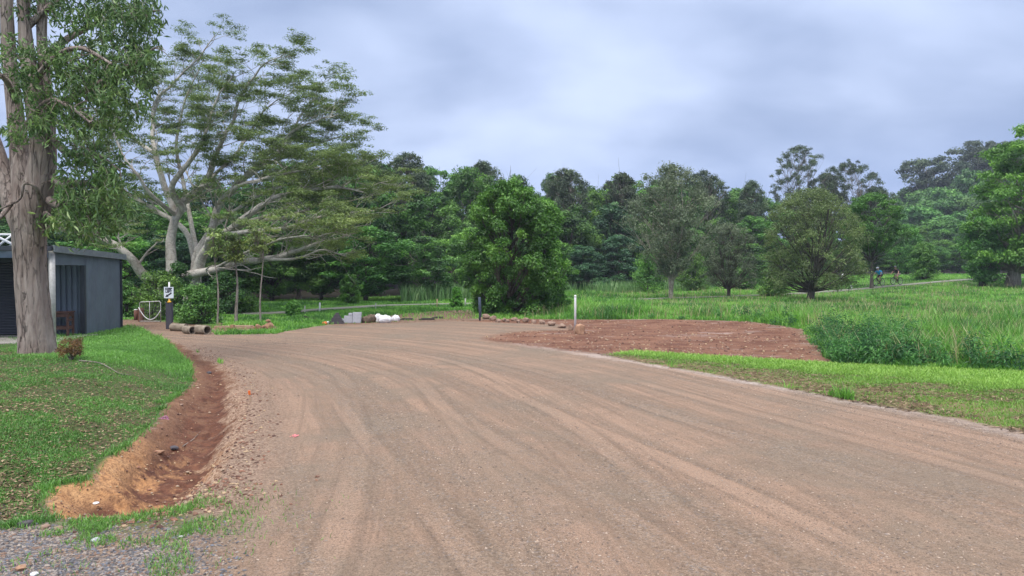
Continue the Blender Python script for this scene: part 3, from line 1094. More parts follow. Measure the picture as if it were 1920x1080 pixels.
def build_stones():
    r = np.random.RandomState(21)
    M['st_grey'] = mat_stone('stone_grey', [(.12, .125, .14), (.24, .185, .145), (.07, .07, .08), (.34, .29, .25), (.22, .14, .10), (.15, .165, .20)])
    M['st_warm'] = mat_stone('stone_warm', [(.36, .27, .21), (.22, .16, .12), (.48, .38, .30), (.13, .10, .085), (.30, .25, .22), (.40, .29, .2)])
    M['st_soil'] = mat_stone('stone_soil', [(.12, .05, .032), (.20, .10, .065), (.38, .28, .20), (.28, .13, .08), (.09, .04, .03), (.46, .33, .20)])
    X, Y = scatter(26000, 0, 0, 4.0, 6.6, spread=(-.95, -.36), seed=22)
    d = sdp(GRAVEL, X, Y) + .35 * (fbm(X * 2, Y * 2, 3) - .5)
    k = r.rand(len(X)) < np.clip(1 + d * 2.2, 0, 1)
    X, Y = X[k], Y[k]
    stones('gravel_stones', X, Y, .006 + .014 * r.rand(len(X)) ** 2.2, 'coarse blue grey gravel at the near left corner', M['st_grey'], 23)
    # road grit, thicker between the wheel tracks
    X, Y = scatter(170000, 0, 0, 4.0, 24, spread=(-.62, .78), seed=24)
    u, v = pl_dist(TRACK, X, Y)
    st = fbm(u * 1.5, v * .05, 3)
    k = (sdp(ROADFAR, X, Y) > .0) & (sdp(PAD, X, Y) < 0) & (r.rand(len(X)) < np.clip((.62 - st) * 3.2 * (.3 + fbm(X, Y, 3)), .06, 1))
    X, Y = X[k], Y[k]
    stones('road_stones', X, Y, (.003 + .0085 * r.rand(len(X)) ** 4) * (1 + Y / 30), 'small loose stones on the dirt road', M['st_warm'], 25)
    # broken edge by the ditch
    X, Y = scatter(60000, 0, 0, 5.4, 20, spread=(-.75, -.2), seed=26)
    d = sdp(DITCH, X, Y)
    dl = sdp(LAWN, X, Y)
    p = .35 * np.exp(-((d + .12) / .22) ** 2) * smooth((-dl - .25) / .5) + .10 * (d > 0) + .5 * np.exp(-((X + 2.9) / .5) ** 2 - ((Y - 6.6) / .5) ** 2)
    k = (r.rand(len(X)) < p) & (dl < -.05)
    X, Y = X[k], Y[k]
    stones('ditch_stones', X, Y, .007 + .024 * r.rand(len(X)) ** 3.2, 'small stones and clods along the ditch edge', M['st_soil'], 27)
    X, Y = scatter(9000, 0, 0, 15, 32, spread=(-.1, .45), seed=28)
    k = sdp(PAD, X, Y) > -.1
    X, Y = X[k], Y[k]
    stones('earth_clods', X, Y, .010 + .045 * r.rand(len(X)) ** 4, 'clods of red soil on the bare earth pad', M['st_soil'], 29)


build_stones()

# ---------------------------------------------------------------- trees
class Tubes:
    """many tapered tubes gathered into one bark mesh (numpy)"""
    def __init__(s):
        s.V = []
        s.F = []
        s.n = 0

    def add(s, P, rad, n=6, rough=0.0, seed=0):
        P = np.asarray(P, float)
        rad = np.asarray(rad, float)
        k = len(P)
        T = np.gradient(P, axis=0)
        T /= np.linalg.norm(T, axis=1)[:, None] + 1e-9
        up = np.cross(T[0], [0.3, 0.5, 0.81])
        if np.linalg.norm(up) < .05:
            up = np.cross(T[0], [1, 0, 0])
        a = np.arange(n) * 2 * np.pi / n
        rr = np.random.RandomState(seed)
        lob = 1 + rough * (rr.rand(n) - .5)
        for i in range(k):
            up = up - T[i] * np.dot(up, T[i])
            up /= np.linalg.norm(up) + 1e-9
            sd_ = np.cross(T[i], up)
            if rough:
                lob = np.clip(lob + rough * .35 * (rr.rand(n) - .5), 1 - rough, 1 + rough)
            s.V.append(P[i] + (np.outer(np.cos(a) * lob, up) + np.outer(np.sin(a) * lob, sd_)) * rad[i])
        i0 = s.n + (np.arange(k - 1)[:, None] * n + np.arange(n)[None]).ravel()
        i1 = s.n + (np.arange(k - 1)[:, None] * n + ((np.arange(n) + 1) % n)[None]).ravel()
        s.F.append(np.stack([i0, i1, i1 + n, i0 + n], 1))
        s.n += k * n

    def mesh(s, name):
        return np_mesh(name, np.concatenate(s.V), np.concatenate(s.F), None, True)


def bez(a, b, c, n=6):
    t = np.linspace(0, 1, n)[:, None]
    return (1 - t) ** 2 * a + 2 * t * (1 - t) * b + t * t * c


def make_tree(name, seed, h, w, base=.2, trunk_r=.16, clumps=40, crad=1.1, per=420, size=.24, asp=.5, prof='round',
              leaf='leaf_mid', bark='bark_dark', stems=1, squash=.75, tone=.45, tv=.2, up=.5, droop=0, lean=.0, shell=.5, twigs=1.0, fork=.35, inner=.38):
    """trunk(s), limbs reaching out to leaf clumps, all standing at the origin"""
    r = np.random.RandomState(seed)
    tb = Tubes()
    lv = Leaves(seed + 1)
    trunks = []
    for q in range(stems):
        a = r.rand() * 6.28
        sp = (0 if stems == 1 else w * r.uniform(.10, .26))
        top = np.array([math.cos(a) * sp + lean * h * .3, math.sin(a) * sp, h * (.88 if stems == 1 else .62 + .25 * r.rand())])
        k = 9
        P = np.zeros((k, 3))
        for i in range(k):
            t = i / (k - 1)
            P[i] = top * np.array([t ** 1.2, t ** 1.2, t]) + np.array([math.sin(t * 5 + a) * .03 * h * t, math.cos(t * 4 + a) * .03 * h * t, 0])
        rad = trunk_r * (1 if stems == 1 else .62) * (1 - np.linspace(0, 1, k) * .86)
        rad[0] *= 1.35
        P[0][2] = -.25
        tb.add(P, rad, 8, .25, seed + q)
        trunks.append((P, rad))
    for i in range(clumps):
        t = ((i + r.rand()) / clumps)
        a = i * 2.399 + r.rand() * .8
        if prof == 'round':
            rw = math.sqrt(max(0.03, 1 - (2 * t - 1) ** 2))
        elif prof == 'cone':
            rw = (1 - t) ** .7 * .95 + .08
        elif prof == 'dome':
            rw = math.sqrt(max(.05, 1 - t ** 3.6)) * (0.8 + .2 * min(1, t * 3))
        elif prof == 'umbrella':
            rw = .35 + .65 * t if t < .75 else math.sqrt(max(.05, 1 - ((t - .75) / .27) ** 2))
        else:
            rw = .7 + .3 * math.sin(t * 3.1)
        irr = .72 + .5 * vn(np.array([math.cos(a) * 1.3 + seed]), np.array([math.sin(a) * 1.3 + t * 2.7]))[0]
        rf = r.rand() ** inner
        cr_ = crad * (.65 + .6 * r.rand())
        z = h * (base + (1 - base) * t) - cr_ * squash * .55 * t
        R_ = max(0.0, w / 2 * rw * irr * 1.08 - cr_ * .4) * rf
        c = np.array([math.cos(a) * R_ + lean * z * .3, math.sin(a) * R_, max(z, cr_ * .35)])
        P, rad = trunks[i % stems]
        zt = max(h * base * .7, c[2] - np.hypot(c[0], c[1]) * (.8 + .5 * r.rand()) - .3)
        zt = min(zt, P[-1][2] * .96)
        j = int(np.clip(np.searchsorted(P[:, 2], zt), 1, len(P) - 1))
        f = (zt - P[j - 1][2]) / (P[j][2] - P[j - 1][2])
        s0 = P[j - 1] * (1 - f) + P[j] * f
        r0 = (rad[j - 1] * (1 - f) + rad[j] * f)
        if r.rand() < twigs:
            mid = (s0 + c) / 2 + np.array([0, 0, -.10 * np.linalg.norm(c - s0)]) + r.randn(3) * .08 * np.linalg.norm(c - s0)
            B = bez(s0, mid, c, 6)
            tb.add(B, np.linspace(max(.018, r0 * .42), .010, 6), 5)
            for q in range(3):
                e = c + r.randn(3) * cr_ * .55
                tb.add(bez(B[3], (B[3] + e) / 2 + r.randn(3) * .1, e, 4), np.linspace(.016, .006, 4), 4)
        n = int(per * (cr_ / crad) ** 2)
        tn = tone + tv * r.randn()
        # each clump is itself a handful of smaller sprays
        nsp = 5
        for q in range(nsp):
            o = r.randn(3)
            o /= np.linalg.norm(o)
            o[2] = abs(o[2]) * .8 if r.rand() < .6 else o[2] * .7
            lv.clump(c + o * cr_ * .55 * np.array([1, 1, squash]), cr_ * (.42 + .25 * r.rand()), n // nsp, size, asp, squash, droop,
                     tn + .07 * r.randn(), .13, up, shell)
    tm = tb.mesh(name + '_trunk')
    cm = lv.mesh(name + '_crown')
    tm.materials.append(M[bark])
    cm.materials.append(M[leaf])
    return tm, cm


def plant(meshes, name, loc, s=1.0, sz=None, rz=0.0, label=None, cat='tree', group=None, crown='crown', trunk='trunk'):
    root = empty(name, loc, rz, label, cat, group)
    root.scale = (s, s, sz or s)
    t = link(trunk, meshes[0], None, root)
    c = link(crown, meshes[1], None, root)
    return root


# ---- the forest wall: prototypes, then one tree object after another
def build_forest():
    r = np.random.RandomState(77)
    protos = []
    spec = [  # h, w, profile, leaf, squash, clumps, crad, per, size, tone
        (10, 6.6, 'round', 'leaf_mid', .75, 46, 1.15, 430, .25, .45),
        (10, 6.0, 'dome', 'leaf_dark', .7, 46, 1.1, 430, .25, .45),
        (10, 7.2, 'round', 'leaf_mid', .7, 48, 1.2, 430, .26, .62),
        (10, 5.4, 'full', 'leaf_mid', .8, 44, 1.05, 420, .24, .42),
        (10, 6.8, 'dome', 'leaf_bluish', .65, 46, 1.15, 420, .25, .45),
        (10, 6.2, 'round', 'leaf_dark', .8, 46, 1.1, 430, .25, .55),
        (10, 7.0, 'umbrella', 'leaf_mid', .55, 40, 1.2, 400, .25, .5),
    ]
    for i, (h, w_, pf, lf, sq, cl, cr_, per, sz, tn) in enumerate(spec):
        protos.append(make_tree('forest', 100 + i * 7, h, w_, .12 if i != 6 else .35, .17, cl, cr_, per, sz, .5, pf, lf,
                                ['bark_dark', 'bark_grey'][i % 2], 1, sq, tn))
    # skyline of the photograph: px -> py of the tree tops
    skx = [-500, 0, 200, 420, 560, 650, 700, 760, 800, 850, 900, 930, 980, 1040, 1090, 1140, 1190, 1260, 1340, 1400, 1430, 1500, 1560, 1640, 1680, 1720, 1820, 1860, 1950, 2300]
    sky_ = [250, 255, 300, 300, 300, 290, 290, 293, 318, 320, 308, 318, 335, 322, 334, 342, 330, 330, 330, 345, 372, 380, 372, 365, 398, 420, 422, 395, 385, 370]
    dpx = [-500, 200, 600, 860, 1100, 1400, 1700, 1950, 2300]
    dD = [44, 46, 49, 55, 72, 84, 112, 128, 140]
    lab = {0: 'forest trees behind the spreading tree', 1: 'forest trees left of the big round bush', 2: 'forest trees right of the big round bush', 3: 'woodland trees behind the cyclists'}
    anchors = [(-250, 'far left behind the shed'), (20, 'directly behind the big gum trunk'), (170, 'above the shed roof'), (290, 'behind the gate and the sign'), (400, 'behind the trunk of the spreading tree'),
               (480, 'behind the bare stemmed saplings'), (560, 'behind the lowest pale limb'), (630, 'above the dark tile stack'), (700, 'above the white bags'), (780, 'right of the white bags'),
               (855, 'left of the big round tree'), (960, 'behind the big round tree'), (1060, 'above the white marker post'), (1130, 'just right of the white marker post'), (1200, 'left of the tall forked tree'),
               (1290, 'behind the tall forked tree'), (1370, 'behind the small grey tree'), (1450, 'left of the broad olive tree'), (1540, 'behind the broad olive tree'), (1620, 'behind the slim bright green tree'),
               (1690, 'behind the second cyclist'), (1760, 'below the far hill'), (1830, 'left of the stout right-hand trunk'), (1900, 'behind the large right-hand tree'), (2020, 'at the right edge')]
    rows = ['low at the forest foot', 'in the second row', 'high in the forest', 'topmost on the skyline']
    looks = ['bushy mid green', 'dark domed', 'wide light green', 'narrow mid green', 'domed blue green', 'dark round', 'flat topped green']
    made = []
    for row in range(4):
        x = -420.0 + row * 31
        while x < 2150:
            D = float(np.interp(x, dpx, dD)) + row * 8.5 + r.uniform(-2, 2)
            top = float(np.interp(x, skx, sky_))
            if row < 3:
                top += [118, 62, 22][row] + r.uniform(-26, 22)
            else:
                top += r.uniform(-9, 26)
            if x < 500:
                top += [40, 40, 45, 45][row]
            p = at(x, top, D)
            z0 = h1(p.x, p.y)
            hh = max(4.5, p.z - z0)
            k = r.randint(7)
            if x > 1420 and k in (1, 4):
                k = 2 if r.rand() < .6 else 0
            if row == 0 and k == 6:
                k = 0
            wide = 5.8 * (hh / 8) ** .35 * r.uniform(.85, 1.25)
            s = wide / 6.3
            sec = 0 if x < 520 else 1 if x < 870 else 2 if x < 1440 else 3
            # leave the gap under the far hill open
            if not (x > 1440 and row >= 2 and r.rand() < .3):
                made.append(plant(protos[k], 'forest_tree', (p.x, p.y, z0 - .1), s, hh / 10 * 1.02, r.rand() * 6.28,
                      looks[k] + ' tree ' + rows[row] + ', ' + min(anchors, key=lambda q: abs(q[0] - x))[1], 'tree', lab[sec]))
            step = 1387 * wide * .66 / D
            x += step * (1 if x < 1440 else 1.25)
    by = {}
    for o in made:
        by.setdefault(o['label'], []).append(o)
    for lb, os_ in by.items():
        if len(os_) > 1:
            os_.sort(key=lambda o: o.location.x / o.location.y)
            for o, wd in zip(os_, ['left-hand', 'right-hand'] if len(os_) == 2 else ['left-hand', 'middle', 'right-hand', 'outermost']):
                o['label'] = wd + ' ' + lb
    # far hill, hazy tall gums
    far = [make_tree('hill', 300 + i, 20, 15, .42, .4, 34, 2.9, 330, .62, .5, 'umbrella', 'leaf_skyline', 'bark_pale', 1, .5, .45, up=.7) for i in range(2)]
    far.append(make_tree('hillb', 310, 14, 12, .1, .3, 36, 2.5, 360, .62, .5, 'round', 'leaf_dark', 'bark_grey', 1, .7, .5))
    hp = [(1738, 292, 215, 0), (1790, 330, 235, 0), (1700, 352, 225, 2), (1832, 262, 225, 1), (1868, 268, 240, 0), (1905, 262, 232, 1), (1950, 270, 240, 0), (1985, 262, 230, 1), (2060, 258, 235, 0),
          (1815, 318, 200, 2), (1765, 350, 190, 2), (1850, 340, 190, 2), (1900, 330, 188, 2), (1720, 385, 175, 2), (1800, 395, 165, 2), (1870, 385, 165, 2),
          (1672, 378, 200, 2), (1645, 362, 190, 2), (1770, 408, 150, 2), (1830, 412, 148, 2), (1960, 340, 190, 2), (1940, 395, 160, 2), (1740, 352, 205, 2), (1785, 368, 180, 2), (1830, 365, 175, 2)]
    hills = []
    for i, (px, py, D, k) in enumerate(hp):
        p = at(px, py, D)
        z0 = h1(p.x, p.y)
        hh = min(p.z - z0, 26)
        z0 = p.z - hh
        s = r.uniform(1.1, 1.35)
        hills.append(plant(far[k], 'hill_tree', (p.x, p.y, z0 - .3), s, hh / (20 if k < 2 else 14), r.rand() * 6.28,
              ('tall hazy gum on the far hill, ' + ['leftmost with a bare pale trunk', 'second from the left', '', 'third from the left, where the ridge climbs', 'left of the large right-hand tree', 'behind the top of the right-hand tree', 'at the right edge of the ridge', 'beyond the right edge', 'furthest right'][min(i, 8)]) if k < 2 else
              'rounded hazy tree on the far hill, ' + ['left', 'middle', 'right'][0 if px < 1745 else 1 if px < 1832 else 2] + ' of the slope, ' + ['near its top', 'halfway up', 'near its foot', 'at its very foot'][0 if py < 335 else 1 if py < 360 else 2 if py < 392 else 3], 'tree',
              'gum trees on the far hill' if k < 2 else 'rounded trees on the far hill'))

    by = {}
    for o in hills:
        by.setdefault(o['label'], []).append(o)
    for lb, os_ in by.items():
        if len(os_) > 1:
            os_.sort(key=lambda o: o.location.x / o.location.y)
            for o, wd in zip(os_, ['left-hand', 'right-hand'] if len(os_) == 2 else ['left-hand', 'middle', 'right-hand', 'outermost']):
                o['label'] = wd + ' ' + lb


build_forest()


def single(name, px, base_py, top_py, width_px, label, D=None, cat='tree', **kw):
    b = gnd(px, base_py) if D is None else None
    if b is None:
        p = at(px, base_py, D)
        b = Vector((p.x, p.y, h1(p.x, p.y)))
    h = at(px, top_py, b.y).z - b.z
    w_ = width_px / 1387 * b.y
    m = make_tree(name, kw.pop('seed'), h, w_, **kw)
    return plant(m, name, b - Vector((0, 0, .05)), 1, 1, 0, label, cat)


# ---- trees that stand clear of the wall
def build_single_trees():
    # the big round leafy bush-tree in the middle
    single('round_tree', 955, 590, 336, 188, 'big round bright green leafy tree standing in the middle, foliage down to the grass', seed=401,
           base=.0, trunk_r=.16, clumps=130, crad=.60, per=480, size=.13, asp=.5, prof='dome', leaf='leaf_bright', bark='bark_dark', squash=.8, tone=.38, tv=.22, inner=.35)
    single('round_tree', 1018, 586, 372, 90, 'narrower green tree leaning against the right side of the big round tree', seed=404,
           base=.05, trunk_r=.12, clumps=46, crad=.65, per=420, size=.15, asp=.5, prof='dome', leaf='leaf_bright', bark='bark_dark', squash=.8, tone=.34, tv=.16)
    single('paperbark_tree', 1258, 561, 304, 168, 'tall thin crowned olive grey tree with pale forked trunk', seed=411,
           base=.20, trunk_r=.18, clumps=125, crad=.88, per=230, size=.15, asp=.45, prof='round', leaf='leaf_grey', bark='bark_mixed', stems=5, squash=.8, tone=.48, tv=.16, shell=.7, inner=.45, twigs=.55)
    single('grey_tree', 1366, 556, 415, 118, 'small silvery grey tree with fine twiggy crown', seed=421,
           base=.16, trunk_r=.14, clumps=80, crad=.62, per=250, size=.12, asp=.38, prof='dome', leaf='leaf_grey', bark='bark_dark', stems=4, squash=.8, tone=.42, tv=.12, shell=.7)
    single('olive_tree', 1519, 564, 350, 205, 'broad olive green tree with thick dark trunks in the meadow', seed=431,
           base=.13, trunk_r=.34, clumps=150, crad=.76, per=240, size=.13, asp=.42, prof='dome', leaf='leaf_olive', bark='bark_dark', stems=3, squash=.8, tone=.36, tv=.13, shell=.6, inner=.5, twigs=.6)
    single('bright_tree', 1634, 541, 362, 122, 'bright green tree with slim dark trunk in front of the first cyclist', seed=441,
           base=.40, trunk_r=.14, clumps=60, crad=.72, per=380, size=.16, asp=.5, prof='round', leaf='leaf_bright', bark='bark_dark', squash=.65, tone=.42, tv=.16)
    single('right_tree', 1899, 527, 236, 215, 'large bright green tree with stout dark trunk at the right edge', seed=451,
           base=.12, trunk_r=.48, clumps=150, crad=1.25, per=330, size=.25, asp=.5, prof='full', leaf='leaf_bright', bark='bark_grey', squash=.6, tone=.46, tv=.2, inner=.5, lean=.75)
    single('right_tree', 1842, 528, 405, 75, 'low dark leafy tree just left of the stout trunk at the right edge', seed=452,
           base=.05, trunk_r=.22, clumps=40, crad=1.05, per=420, size=.2, asp=.5, prof='round', leaf='leaf_mid', bark='bark_dark', squash=.7, tone=.5, tv=.16)
    single('small_tree', 1730, 521, 452, 55, 'small bushy mid green tree beside the path right of the cyclists', seed=453,
           base=.02, trunk_r=.12, clumps=34, crad=.75, per=360, size=.18, asp=.5, prof='dome', leaf='leaf_mid', bark='bark_dark', squash=.75, tone=.75, tv=.12)
    single('small_tree', 1700, 522, 420, 70, 'green tree behind the second cyclist', D=96, seed=454,
           base=.1, trunk_r=.15, clumps=40, crad=.95, per=380, size=.2, asp=.5, prof='round', leaf='leaf_mid', bark='bark_dark', squash=.7, tone=.55, tv=.16)
    # open crowned trees against the sky
    sk = [(1498, 520, 272, 135, 108, 461, 'open crowned tall tree against the sky above the olive tree'),
          (1592, 520, 300, 135, 112, 463, 'airy tall tree against the sky above the bright green tree'),
          (1548, 520, 322, 90, 110, 462, 'dense brownish tree rising between the two airy skyline trees'),
          (1640, 520, 348, 90, 112, 460, 'rounded dark tree top right of the airy skyline trees'),
          (1408, 530, 338, 60, 96, 464, 'slim dark tree top poking above the forest left of the open crowned tree'),
          (1060, 540, 314, 95, 84, 465, 'grey green tree top rising behind the big round tree'),
          (1165, 540, 322, 80, 88, 466, 'airy tree top rising in the middle of the forest skyline'),
          (1318, 540, 318, 90, 96, 467, 'sparse tree top rising right of the tall forked tree'),
          (905, 560, 300, 90, 76, 468, 'rounded tree top rising above the left side of the big round tree'),
          (765, 560, 284, 110, 72, 469, 'feathery tree top on the skyline right of the spreading tree'),
          (690, 560, 290, 90, 70, 470, 'dark feathery tree top touching the tip of the spreading tree')]
    for px, b, top, wpx, D, sd_, lb in sk:
        single('skyline_tree', px, b, top, wpx, lb, D=D, seed=sd_, base=.42, trunk_r=.28, clumps=110, crad=.8, per=190, size=.2, asp=.5,
               prof='round', leaf='leaf_skyline', bark='bark_grey', stems=4, squash=.85, tone=.42, tv=.14, up=.6, shell=.6)
    # saplings with bare pale stems in front of the forest
    for i, (px, top, wpx, b, sd_) in enumerate([(408, 425, 60, 610, 481), (443, 440, 46, 608, 482), (489, 418, 66, 609, 483)]):
        single('sapling', px, b, top, wpx, ['slim bare stemmed sapling nearest the concrete pipes', 'sapling with the thickest grey stem, between two slimmer ones', 'slim pale stemmed sapling furthest right, by the orange rocks'][i],
               seed=sd_, base=.72, trunk_r=[.04, .07, .042][i], clumps=10, crad=.42, per=130, size=.13, asp=.4, prof='umbrella', leaf='leaf_feather', bark='bark_grey', squash=.5, tone=.5, up=.7)
    # shrubs round the gate and beyond
    shr = [(296, 608, 500, 84, 'leaf_mid', .68, 31.5, 'soft mid green shrub behind the gate and sign'),
           (372, 612, 528, 76, 'leaf_mid', .55, 28.8, 'leafy green shrub right of the sign post'),
           (420, 606, 508, 76, 'leaf_dark', .5, 34.5, 'dark shrub under the low pale limb'),
           (334, 606, 488, 60, 'leaf_dark', .5, 33.5, 'tall dark shrub hiding the foot of the spreading tree'),
           (238, 600, 525, 50, 'leaf_mid', .6, 33, 'low green shrub in the gap beside the shed'),
           (455, 596, 545, 60, 'leaf_mid', .45, 36, 'low dark shrub behind the saplings'),
           (547, 594, 562, 34, 'leaf_mid', .75, 34, 'round green weed clump on the grass beside the path'),
           (656, 572, 512, 40, 'leaf_bright', .5, 45, 'bright green young tree at the foot of the dark forest gap'),
           (856, 577, 538, 22, 'leaf_bright', .6, 42, 'upright bright green sapling left of the big round tree'),
           (1048, 590, 505, 40, 'leaf_bright', .5, 38, 'straggly green sapling right of the big round tree'),
           (1450, 560, 500, 60, 'leaf_mid', .5, 58, 'low green bush left of the olive tree'),
           (1395, 548, 500, 50, 'leaf_mid', .55, 72, 'green bush behind the small grey tree'),
           (1215, 545, 470, 60, 'leaf_mid', .6, 68, 'green bush at the left foot of the tall forked tree'),
           (1300, 545, 470, 60, 'leaf_mid', .6, 70, 'green bush between the tall forked tree and the grey tree')]
    for i, (px, b, top, wpx, lf, tn, D, lb) in enumerate(shr):
        single('shrub', px, b, top, wpx, lb, D=D, cat='shrub', seed=500 + i, base=.0, trunk_r=.05, clumps=22, crad=.42 * wpx / 60 * (D / 33), per=260, size=.11 * (D / 33) ** .6, asp=.45,
               prof='dome', leaf=lf, bark='bark_dark', stems=3, squash=.8, tone=tn, tv=.13)
    # reddish bracken-like shrub beside the big gum
    b = gnd(134, 676)
    lv = Leaves(61)
    tb = Tubes()
    r = np.random.RandomState(62)
    for i in range(26):
        a = r.rand() * 6.28
        e = np.array([math.cos(a) * r.uniform(.05, .24), math.sin(a) * r.uniform(.05, .24), r.uniform(.12, .42)])
        tb.add(bez(np.array([0, 0, -.03]), e * np.array([.4, .4, .8]), e, 4), np.linspace(.006, .002, 4), 4)
        lv.clump(e, .09, 46, .06, .28, .8, .3, r.uniform(.25, .85), .15, .3)
    tm, cm = tb.mesh('stems'), lv.mesh('foliage')
    tm.materials.append(M['bark_grey'])
    cm.materials.append(M['red_leaf'])
    plant((tm, cm), 'bracken', b, 1, 1, 0, 'small reddish brown bracken clump beside the big gum trunk', 'plant', None, 'foliage', 'stem')


build_single_trees()


# ---------------------------------------------------------------- the pale spreading tree behind the gate
def build_spreading_tree():
    r = np.random.RandomState(900)
    Y0 = 37.0
    base = at(338, 600, Y0)
    z0 = h1(base.x, base.y)
    org = np.array([base.x, base.y, z0])
    tb = Tubes()
    lv = Leaves(901)

    def pt(px, py, dy):
        v = at(px, py, Y0 + dy)
        return np.array(v) - org
    limbs = [
        [(335, 598, 0, .42), (318, 560, 0, .34), (345, 520, -.5, .24), (400, 507, -1, .19), (450, 491, -1.5, .165), (500, 487, -2, .135), (560, 466, -2.5, .105), (620, 450, -3, .07), (668, 440, -3, .03)],
        [(330, 598, 0, .40), (300, 545, 0, .32), (265, 510, -.5, .26), (240, 478, -.8, .22), (205, 452, -1, .17), (150, 440, -1.5, .12), (85, 420, -2, .05)],
        [(335, 598, 0, .45), (324, 550, 0, .36), (322, 500, 0, .30), (321, 450, .3, .25), (332, 405, .3, .22), (350, 372, 0, .19), (385, 345, 0, .155), (402, 300, -.5, .12), (425, 250, -1, .09), (450, 190, -1, .07), (480, 140, -1.5, .045), (532, 100, -2, .02)],
        [(332, 405, .3, .2), (305, 340, 1, .17), (292, 290, 1, .14), (285, 235, 1.5, .11), (300, 180, 2, .08), (350, 135, 2, .055), (405, 62, 2, .02)],
        [(345, 395, 0, .18), (322, 350, -1, .14), (360, 300, -1.5, .11), (385, 255, -2, .085), (400, 200, -2, .06), (440, 140, -2, .03)],
        [(345, 590, .3, .35), (365, 545, .5, .30), (370, 480, .5, .26), (395, 430, .5, .21), (410, 382, .5, .17), (450, 345, 1, .14), (490, 310, 1, .11), (530, 270, 1.5, .08), (570, 210, 2, .05), (600, 165, 2, .02)],
        [(350, 590, -.3, .34), (368, 510, -.5, .27), (387, 465, -1, .22), (430, 430, -1.5, .18), (490, 387, -2, .14), (550, 362, -2, .10), (620, 352, -2.5, .07), (702, 366, -3, .025)],
        [(430, 430, -1.5, .15), (480, 416, -1, .12), (540, 405, -1, .09), (600, 380, 0, .065), (662, 332, 0, .025)],
        [(410, 382, .5, .14), (460, 332, 2, .12), (520, 300, 3, .10), (590, 270, 3, .06), (672, 256, 3.5, .02)],
        [(450, 345, 1, .12), (500, 290, 0, .09), (560, 240, -.5, .055), (638, 212, -1, .02)],
        [(368, 500, 1, .17), (345, 430, 2.5, .14), (270, 380, 3, .11), (200, 330, 3, .08), (150, 280, 3, .04)],
        [(292, 290, 1, .12), (240, 250, 2, .09), (200, 200, 2, .06), (185, 140, 2, .03)],
        [(440, 425, -1.5, .11), (500, 405, -1, .08), (560, 385, -.5, .06), (640, 378, 0, .04), (720, 360, 0, .015)],
        [(410, 382, .5, .12), (440, 350, -1, .09), (500, 335, -2, .07), (560, 322, -2.5, .05), (640, 312, -3, .02)],
        [(385, 345, 0, .10), (430, 300, 1, .08), (470, 250, 2, .06), (500, 200, 2, .04), (560, 165, 2, .015)],
        [(395, 430, .5, .12), (440, 395, 2, .10), (500, 360, 3, .08), (570, 335, 4, .06), (650, 290, 4, .02)],
        [(332, 405, .3, .12), (290, 370, -1, .10), (250, 320, -2, .07), (215, 260, -2, .05), (190, 200, -2, .02)],
        [(400, 505, -1, .08), (470, 470, -3, .06), (540, 445, -4, .045), (600, 440, -4.5, .03), (650, 425, -5, .012)],
        [(387, 465, -1, .16), (400, 445, -2, .14), (480, 432, -3, .11), (540, 425, -3.5, .085), (620, 402, -3.5, .06), (705, 398, -4, .02)],
        [(500, 487, -2, .09), (560, 485, -3, .06), (610, 470, -4, .035), (650, 478, -4, .02)],
        [(370, 480, .5, .15), (362, 440, 2, .12), (345, 350, 3, .10), (330, 270, 3.5, .075), (345, 200, 4, .05), (380, 110, 4, .02)],
    ]
    tips = []

    def walk(p, d, L, rad, depth):
        k = 6
        P = [p]
        q = p.copy()
        for i in range(k - 1):
            d = d + r.randn(3) * np.array([.22, .22, .14])
            d[2] += .05 if d[2] < .5 else -.06
            d /= np.linalg.norm(d)
            q = q + d * L / (k - 1)
            P.append(q.copy())
        tb.add(np.array(P), np.linspace(rad, rad * .35, k), 5)
        if depth > 0:
            for c in range(r.randint(2, 4)):
                j = r.randint(2, k)
                d2 = d + r.randn(3) * np.array([.6, .6, .35])
                d2 /= np.linalg.norm(d2)
                walk(P[j], d2, L * r.uniform(.5, .75), rad * .5, depth - 1)
        tips.append(q)

    for li, L in enumerate(limbs):
        P = np.array([pt(*l[:3]) for l in L])
        rad = np.array([l[3] for l in L]) * .95
        sp = spline(P, 5)
        rr = np.interp(np.arange(len(sp)), np.arange(len(P)) * 5, rad)
        wig = np.stack([fbm(np.arange(len(sp)) * .33 + li * 9 + k * 31, np.zeros(len(sp)) + k, 3) - .5 for k in range(3)], 1)
        sp = sp + wig * .35 * np.linspace(.2, 1, len(sp))[:, None]
        tb.add(sp, rr, 9, .18, li)
        seg = np.linalg.norm(np.diff(sp, axis=0), axis=1).sum()
        n = int(seg * 1.9)
        for i in range(n):
            t = .36 + .64 * (i + r.rand()) / n
            j = min(int(t * (len(sp) - 1)), len(sp) - 2)
            T = sp[j + 1] - sp[j]
            T /= np.linalg.norm(T)
            d = T * .75 + r.randn(3) * np.array([.45, .75, .30]) + np.array([0, 0, .28])
            d /= np.linalg.norm(d)
            walk(sp[j], d, r.uniform(1.0, 2.3) * (1.15 - .3 * t), max(.02, rr[j] * .32), 2 if r.rand() < .5 else 1)
        tips.append(sp[-1])
    tips = np.array(tips)
    # flat feathery pads of foliage at the twig ends
    for i, c in enumerate(tips):
        low = c[2] < 4.3
        if low and r.rand() < .2:
            continue
        if c[2] < 2.2:
            continue
        if 1.5 < c[0] < 8.5 and c[2] < 6.2 - .1 * c[0] and r.rand() < .55:
            continue
        if r.rand() < .14:
            continue
        ra = r.uniform(.25, .66)
        tn = .42 + .12 * r.randn() + (.16 if low else 0)
        n = int(125 * (ra / .5) ** 2)
        lv.clump(c + np.array([0, 0, .08]), ra, n, .115, .34, .26, 0, tn, .13, 1.1, .6)
    tm, cm = tb.mesh('trunk'), lv.mesh('crown')
    tm.materials.append(M['bark_pale'])
    cm.materials.append(M['leaf_feather'])
